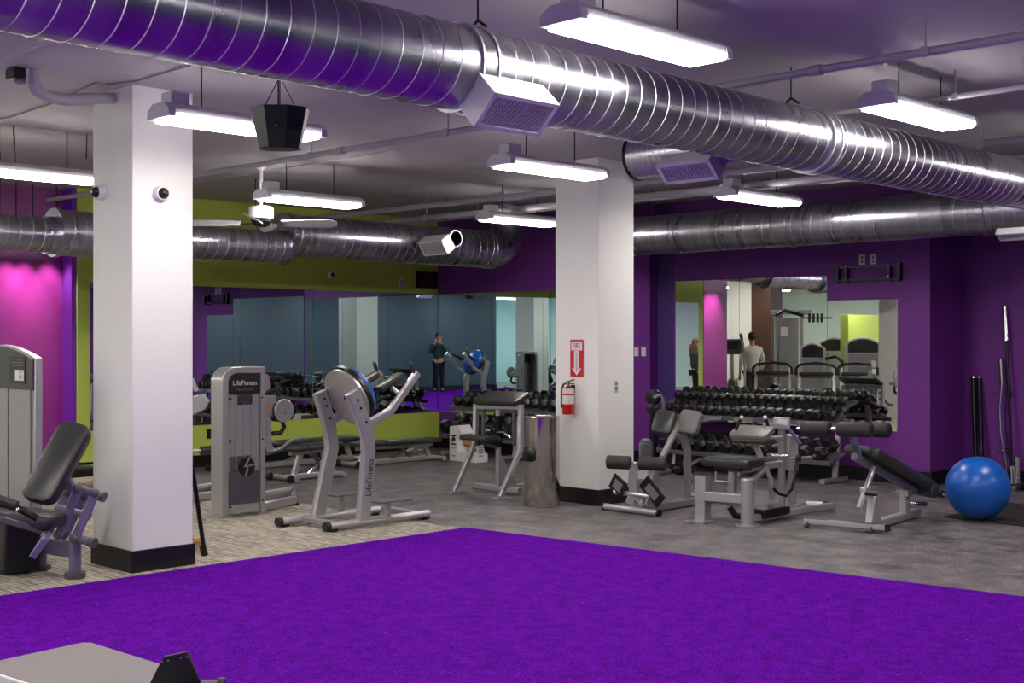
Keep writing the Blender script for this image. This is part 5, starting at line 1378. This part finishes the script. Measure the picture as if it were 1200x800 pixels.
# ------------------------------------------------------------------ people (seen in the mirrors)
def person(label, loc, face, H, top_m, leg_m, hair_m, long_hair=False, pose='stand'):
    x, y = loc; t = thing('person', label, 'person', (x, y, 0)); s = H/1.75
    f = V3((math.cos(face), math.sin(face), 0)); rt = V3((f.y, -f.x, 0))
    def P(a, b, z): return V3((x, y, 0))+rt*a*s+f*b*s+V3((0, 0, z*s))
    def skin(name, verts, edges, m, parent, sub=1):
        me = bpy.data.meshes.new(name); base = WLOC[parent.name]
        me.from_pydata([tuple(P(*v[:3])-base) for v in verts], edges, []); me.materials.append(m)
        o = bpy.data.objects.new(name, me); COL.objects.link(o); o.parent = parent; WLOC[o.name] = base
        md = o.modifiers.new('Skin', 'SKIN'); md.use_smooth_shade = True
        for i, v in enumerate(verts):
            sv = me.skin_vertices[0].data[i]; rr = v[3] if isinstance(v[3], tuple) else (v[3], v[3])
            sv.radius = (rr[0]*s, rr[1]*s); sv.use_root = (i == 0)
        ss = o.modifiers.new('Sub', 'SUBSURF'); ss.levels = sub; ss.render_levels = sub
        return o
    if pose == 'photo':
        hands = [((-.2, .0, 1.38), (-.26, .10, 1.15), (-.07, .30, 1.48)), ((.2, .0, 1.38), (.26, .10, 1.15), (.07, .30, 1.48))]
    else:
        hands = [((-.2, .0, 1.38), (-.27, -.02, 1.1), (-.24, .10, .87)), ((.2, .0, 1.38), (.27, -.02, 1.1), (.24, .10, .87))]
    V = [(0, 0, .98, (.10, .07)), (0, 0, 1.15, (.09, .065)), (0, 0, 1.36, (.11, .07)), (0, 0, 1.47, .055), (0, .01, 1.54, .055), (0, .02, 1.64, (.085, .095)), (0, .01, 1.72, (.07, .08))]
    E = [(0, 1), (1, 2), (2, 3), (3, 4), (4, 5), (5, 6)]
    for sg, hd in ((-1, hands[0]), (1, hands[1])):
        i = len(V); V += [(*hd[0], .055), (*hd[1], .04), (*hd[2], .027)]; E += [(2, i), (i, i+1), (i+1, i+2)]
        j = len(V); h = hd[2]; dz = -.07 if pose == 'stand' else .04
        V += [(h[0], h[1]+.02, h[2]+dz, (.03, .018)), ]
        E += [(i+2, j)]
        k0 = len(V)
        for q in range(4):
            V += [(h[0]+(q-1.5)*.018, h[1]+.03, h[2]+dz*1.9, .009), (h[0]+(q-1.5)*.018, h[1]+.045, h[2]+dz*2.5, .008)]
            E += [(j, k0+2*q), (k0+2*q, k0+2*q+1)]
        V += [(h[0]-sg*.04, h[1]+.03, h[2]+dz*.9, .010)]; E += [(j, len(V)-1)]
    for sg in (-1, 1):
        i = len(V); V += [(sg*.09, 0, .90, .09), (sg*.10, .01, .50, .058), (sg*.11, -.02, .10, .04), (sg*.115, .10, .035, (.045, .03)), (sg*.12, .19, .03, (.035, .02))]
        E += [(0, i), (i, i+1), (i+1, i+2), (i+2, i+3), (i+3, i+4)]
    body = skin('body', V, E, M_skin, t)
    # face details
    build('nose', MB().ball(P(0, .115, 1.62), .014*s, n=10), M_skin, t)
    for sg in (-1, 1):
        build('eye', MB().ball(P(sg*.032, .098, 1.645), .010*s, n=10), M_blackp, t)
        build('ear', MB().ball(P(sg*.085, .01, 1.63), .012*s, .02*s, .03*s, n=10), M_skin, t)
        build('shoe', MB().ball(P(sg*.118, .07, .045), .055*s, .055*s, .045*s, 14).ball(P(sg*.118, .15, .04), .05*s, .05*s, .035*s, 14), M_black, t)
    build('mouth', MB().box(P(0, .105, 1.585), (.035*s, .006, .006), (rt, f, V3((0, 0, 1)))), M_redp, t)
    tv = [(0, 0, .90, (.19, .14)), (0, 0, 1.15, (.175, .13)), (0, 0, 1.36, (.21, .14)), (0, 0, 1.47, .09)]; te = [(0, 1), (1, 2), (2, 3)]
    for sg, hd in ((-1, hands[0]), (1, hands[1])):
        i = len(tv); tv += [(*hd[0], .068), (*hd[1], .052), (*(V3(hd[1]).lerp(V3(hd[2]), .85)), .038)]; te += [(2, i), (i, i+1), (i+1, i+2)]
    skin('top', tv, te, top_m, t)
    lv = [(0, 0, .99, (.18, .13))]; le = []
    for sg in (-1, 1):
        i = len(lv); lv += [(sg*.09, 0, .88, .115), (sg*.10, .01, .50, .085), (sg*.11, -.015, .07, .07)]; le += [(0, i), (i, i+1), (i+1, i+2)]
    skin('trousers', lv, le, leg_m, t)
    hb = MB().ball(P(0, -.015, 1.675), .098*s, .098*s, .10*s, 20)
    if long_hair: hb.lathe(P(0, -.06, 1.62), (0, 0, -1), [(.09*s, 0), (.115*s, .08), (.13*s, .2), (.11*s, .3), (.06*s, .38)], 18)
    build('hair', hb, hair_m, t)
    return t
def VM(px, D):
    r = ray(px, HY); q = r*(D/FL); return (2*XC-q.x, q.y)
person('person with long auburn hair and dark clothes, back turned, reflected in the tall mirror', (1.4, 9.6), math.radians(120), 1.58, M_clothd, M_black, M_hair, True)
mx_, my_ = VM(882, 27.3)
person('person with dark hair and white shirt reflected beside the timber column', (mx_, my_), math.radians(120), 1.72, M_shirtw, M_clothd, M_hairb)
person('person in dark green top and black trousers, reflected in the far corner mirrors', (-.36, -.36), math.radians(45), 1.75, M_clothg, M_black, M_hairb, pose='photo')

# ------------------------------------------------------------------ machines seen in the alcove mirror
def facing(x, y): return V3((CT, ST, 0))
def treadmill(label, px, D, scale=1.0, ang=0):
    x, y = VM(px, D); f = V3((math.cos(ang), math.sin(ang), 0)); rt = V3((f.y, -f.x, 0))
    t = thing('treadmill', label, 'treadmill', (x, y, 0))
    def P(a, b, z): return V3((x, y, 0))+rt*a*scale+f*b*scale+V3((0, 0, z*scale))
    build('deck', MB().box(P(0, 0, .11), (.78*scale, 1.9*scale, .16*scale), (rt, f, V3((0, 0, 1)))), M_frameD, t, bevel=.03)
    build('belt', MB().box(P(0, -.05, .195), (.52*scale, 1.6*scale, .012), (rt, f, V3((0, 0, 1)))), M_black, t)
    build('motor_cover', MB().pad(P(0, .8, .24), rt, f, (0, 0, 1), .8*scale, .4*scale, .14*scale, .08), M_frame, t)
    for sg in (-1, 1):
        build('upright', MB().bar([P(sg*.38, .75, .2), P(sg*.36, .62, .8), P(sg*.34, .5, 1.12)], .06, .09, up=f), M_frame, t)
        build('hand_rail', MB().tube([P(sg*.36, .5, 1.05), P(sg*.36, .2, .98), P(sg*.36, -.1, .95)], .022, 12), M_black, t)
    build('console', MB().pad(P(0, .55, .98), rt, f, -f*.25+V3((0, 0, 1)), .72*scale, .36*scale, .07*scale, .06), M_padd, t)
    build('screen', MB().box(P(0, .54, 1.022), (.42*scale, .2*scale, .02), (rt, f, -f*.25+V3((0, 0, 1)))), M_screen, t)
    build('grip_bar', MB().tube([P(-.42, .5, .98), P(-.42, .5, 1.12), P(-.34, .5, 1.2), P(0, .5, 1.24), P(.34, .5, 1.2), P(.42, .5, 1.12), P(.42, .5, .98)], .028, 12), M_black, t)
def elliptical(label, px, D, ang=0):
    x, y = VM(px, D); f = V3((math.cos(ang), math.sin(ang), 0)); rt = V3((f.y, -f.x, 0))
    t = thing('elliptical_trainer', label, 'elliptical trainer', (x, y, 0))
    def P(a, b, z): return V3((x, y, 0))+rt*a+f*b+V3((0, 0, z))
    build('base', MB().bar([P(0, -.8, .06), P(0, .8, .06)], .12, .08).bar([P(-.3, -.8, .05), P(.3, -.8, .05)], .08, .08).bar([P(-.3, .8, .05), P(.3, .8, .05)], .08, .08), M_frame, t)
    build('drive_housing', MB().lathe(P(-.1, .5, .42), rt, [(.30, 0), (.36, .03), (.36, .17), (.30, .2)], 32), M_frameD, t)
    build('mast', MB().bar([P(0, .5, .5), P(0, .35, 1.0), P(0, .25, 1.38)], .07, .10, up=f), M_frame, t)
    build('console', MB().pad(P(0, .2, 1.42), rt, V3((0, 0, 1)), -f+V3((0, 0, .5)), .42, .34, .07, .06), M_frameD, t)
    build('screen', MB().box(P(0, .155, 1.45), (.26, .18, .02), (rt, V3((0, 0, 1))+f*.5, -f+V3((0, 0, .5)))), M_screen, t)
    for sg in (-1, 1):
        build('swing_arm', MB().tube([P(sg*.27, .2, .35), P(sg*.27, .25, .9), P(sg*.26, .1, 1.3), P(sg*.24, -.08, 1.52), P(sg*.22, -.18, 1.68)], .022, 12), M_frame, t)
        build('arm_grip', MB().tube([P(sg*.25, .0, 1.44), P(sg*.22, -.18, 1.68)], .03, 12), M_black, t)
        build('pedal', MB().box(P(sg*.16, -.25, .32+.08*sg), (.16, .38, .05), (rt, f, V3((0, 0, 1)))), M_black, t, bevel=.01)
        build('pedal_arm', MB().bar([P(sg*.2, .35, .42), P(sg*.2, -.5, .25+.05*sg)], .05, .06), M_frame, t)
a45 = math.radians(-40)
elliptical('elliptical trainer with tall swing arms, in the tall mirror beside the magenta reflection', 857, 26, math.radians(150))
treadmill('treadmill with arched handle reflected below the man in the tall mirror', 905, 25.6, .9, math.radians(-35))
treadmill('treadmill with wide sloping console in the middle of the mirrors', 955, 25.0, .9, math.radians(-35))
treadmill('treadmill reflected beneath the lime partition', 1003, 25.0, .9, math.radians(-35))
def far_tower(label, px, D, H=1.5, w=.55):
    x, y = VM(px, D); f = V3((.83, -.56, 0)).normalized(); rt = V3((f.y, -f.x, 0))
    t = thing('weight_tower', label, 'exercise machine', (x, y, 0))
    def P(a, b, z): return V3((x, y, 0))+rt*a+f*b+V3((0, 0, z))
    pr = []
    N = 8
    for i in range(N+1):
        q = i/N; pr.append((-w/2+w*q, H-.12+.12*math.sin(PI*q)))
    poly = [(-w/2, 0)]+pr+[(w/2, 0)]
    build('tower_frame', MB().prism([P(a, 0, z) for a, z in poly], -f*.2), M_frame, t, bevel=.01)
    hp = [(-w/2+.05, H-.32)]+[(max(-w/2+.05, min(w/2-.05, a)), z-.04) for a, z in pr]+[(w/2-.05, H-.32)]
    build('header_panel', MB().prism([P(a, .001, z) for a, z in hp], f*.01), M_black, t)
    build('shroud', MB().box(P(0, .005, (H-.35)/2+.05), (w-.12, .012, H-.45), (rt, f, V3((0, 0, 1)))), M_shroud, t)
    build('pad_arm', MB().tube([P(w/2, .0, 1.15), P(w/2+.2, .1, 1.2), P(w/2+.32, .3, 1.1), P(w/2+.32, .45, .9)], .035, 12), M_blacks, t)
    build('seat', MB().pad(P(w/2+.1, .45, .5), rt, f, (0, 0, 1), .4, .4, .08, .06), M_padd, t)
    build('seat_post', MB().bar([P(w/2+.1, .45, .02), P(w/2+.1, .45, .47)], .08, .08, up=f), M_frame, t)
far_tower('circuit weight tower reflected in the middle of the tall mirror', 953, 27.4)
far_tower('arched weight tower reflected in the small mirror before the lime partition', 1012, 26.0, 1.62, .7)
far_tower('arched weight tower reflected between treadmills and lime partition', 978, 29.5, 1.62, .7)
# tall cable tower
x, y = VM(925, 28.5); t = thing('cable_tower', 'tall cable machine tower with crossbar reflected in the tall mirror', 'exercise machine', (x, y, 0))
f = V3((.83, -.56, 0)).normalized(); rt = V3((f.y, -f.x, 0))
P = lambda a, b, z: V3((x, y, 0))+rt*a+f*b+V3((0, 0, z))
for a in (-.28, .28): build('upright', MB().bar([P(a, 0, .02), P(a, 0, 2.15)], .09, .09, up=f), M_frame, t)
build('top_beam', MB().bar([P(-.4, 0, 2.18), P(.5, 0, 2.18)], .09, .1), M_frame, t)
build('pulley_arm', MB().tube([P(-.3, 0, 2.1), P(-.1, .2, 2.22), P(.3, .4, 2.1)], .04, 12), M_blacks, t)
build('weight_stack', MB().box(P(0, 0, .7), (.36, .14, 1.2), (rt, f, V3((0, 0, 1)))), M_blacks, t)
build('shroud', MB().box(P(0, .09, 1.1), (.42, .02, 1.9), (rt, f, V3((0, 0, 1)))), M_shroud, t)
build('placard', MB().box(P(-.1, .11, 1.75), (.16, .01, .2), (rt, f, V3((0, 0, 1)))), M_box, t)
for i in range(4):
    build('grip_bar', MB().tube([P(.45+.09*i, .1, 1.95), P(.45+.09*i, .1, 2.15)], .03, 10), M_black, t)
build('crossbar', MB().tube([P(.3, .1, 2.05), P(.95, .1, 2.05)], .02, 10), M_black, t)

# ------------------------------------------------------------------ camera, world, render look
cam = bpy.data.cameras.new('camera'); co = bpy.data.objects.new('camera', cam); COL.objects.link(co)
cam.sensor_width = 36; cam.lens = 36*FL/1200; cam.shift_y = -(400-HY)/1200
co.location = CAM
co.rotation_euler = (PI/2, 0, math.atan2(ST, CT)-PI/2)
cam.clip_start = .05
SC.camera = co
w = bpy.data.worlds.new('world'); SC.world = w; w.use_nodes = True
w.node_tree.nodes['Background'].inputs[0].default_value = (.6, .65, .75, 1); w.node_tree.nodes['Background'].inputs[1].default_value = .3
SC.view_settings.view_transform = 'Standard'; SC.view_settings.look = 'None'; SC.view_settings.gamma = 1
SC.view_settings.use_curve_mapping = False
SC.view_settings.exposure = 0.5
try:
    SC.cycles.use_denoising = True; SC.cycles.max_bounces = 8; SC.cycles.glossy_bounces = 6; SC.cycles.diffuse_bounces = 4
    SC.cycles.sample_clamp_indirect = 6; SC.cycles.caustics_reflective = False; SC.cycles.caustics_refractive = False
    SC.cycles.use_light_tree = True
except Exception: pass
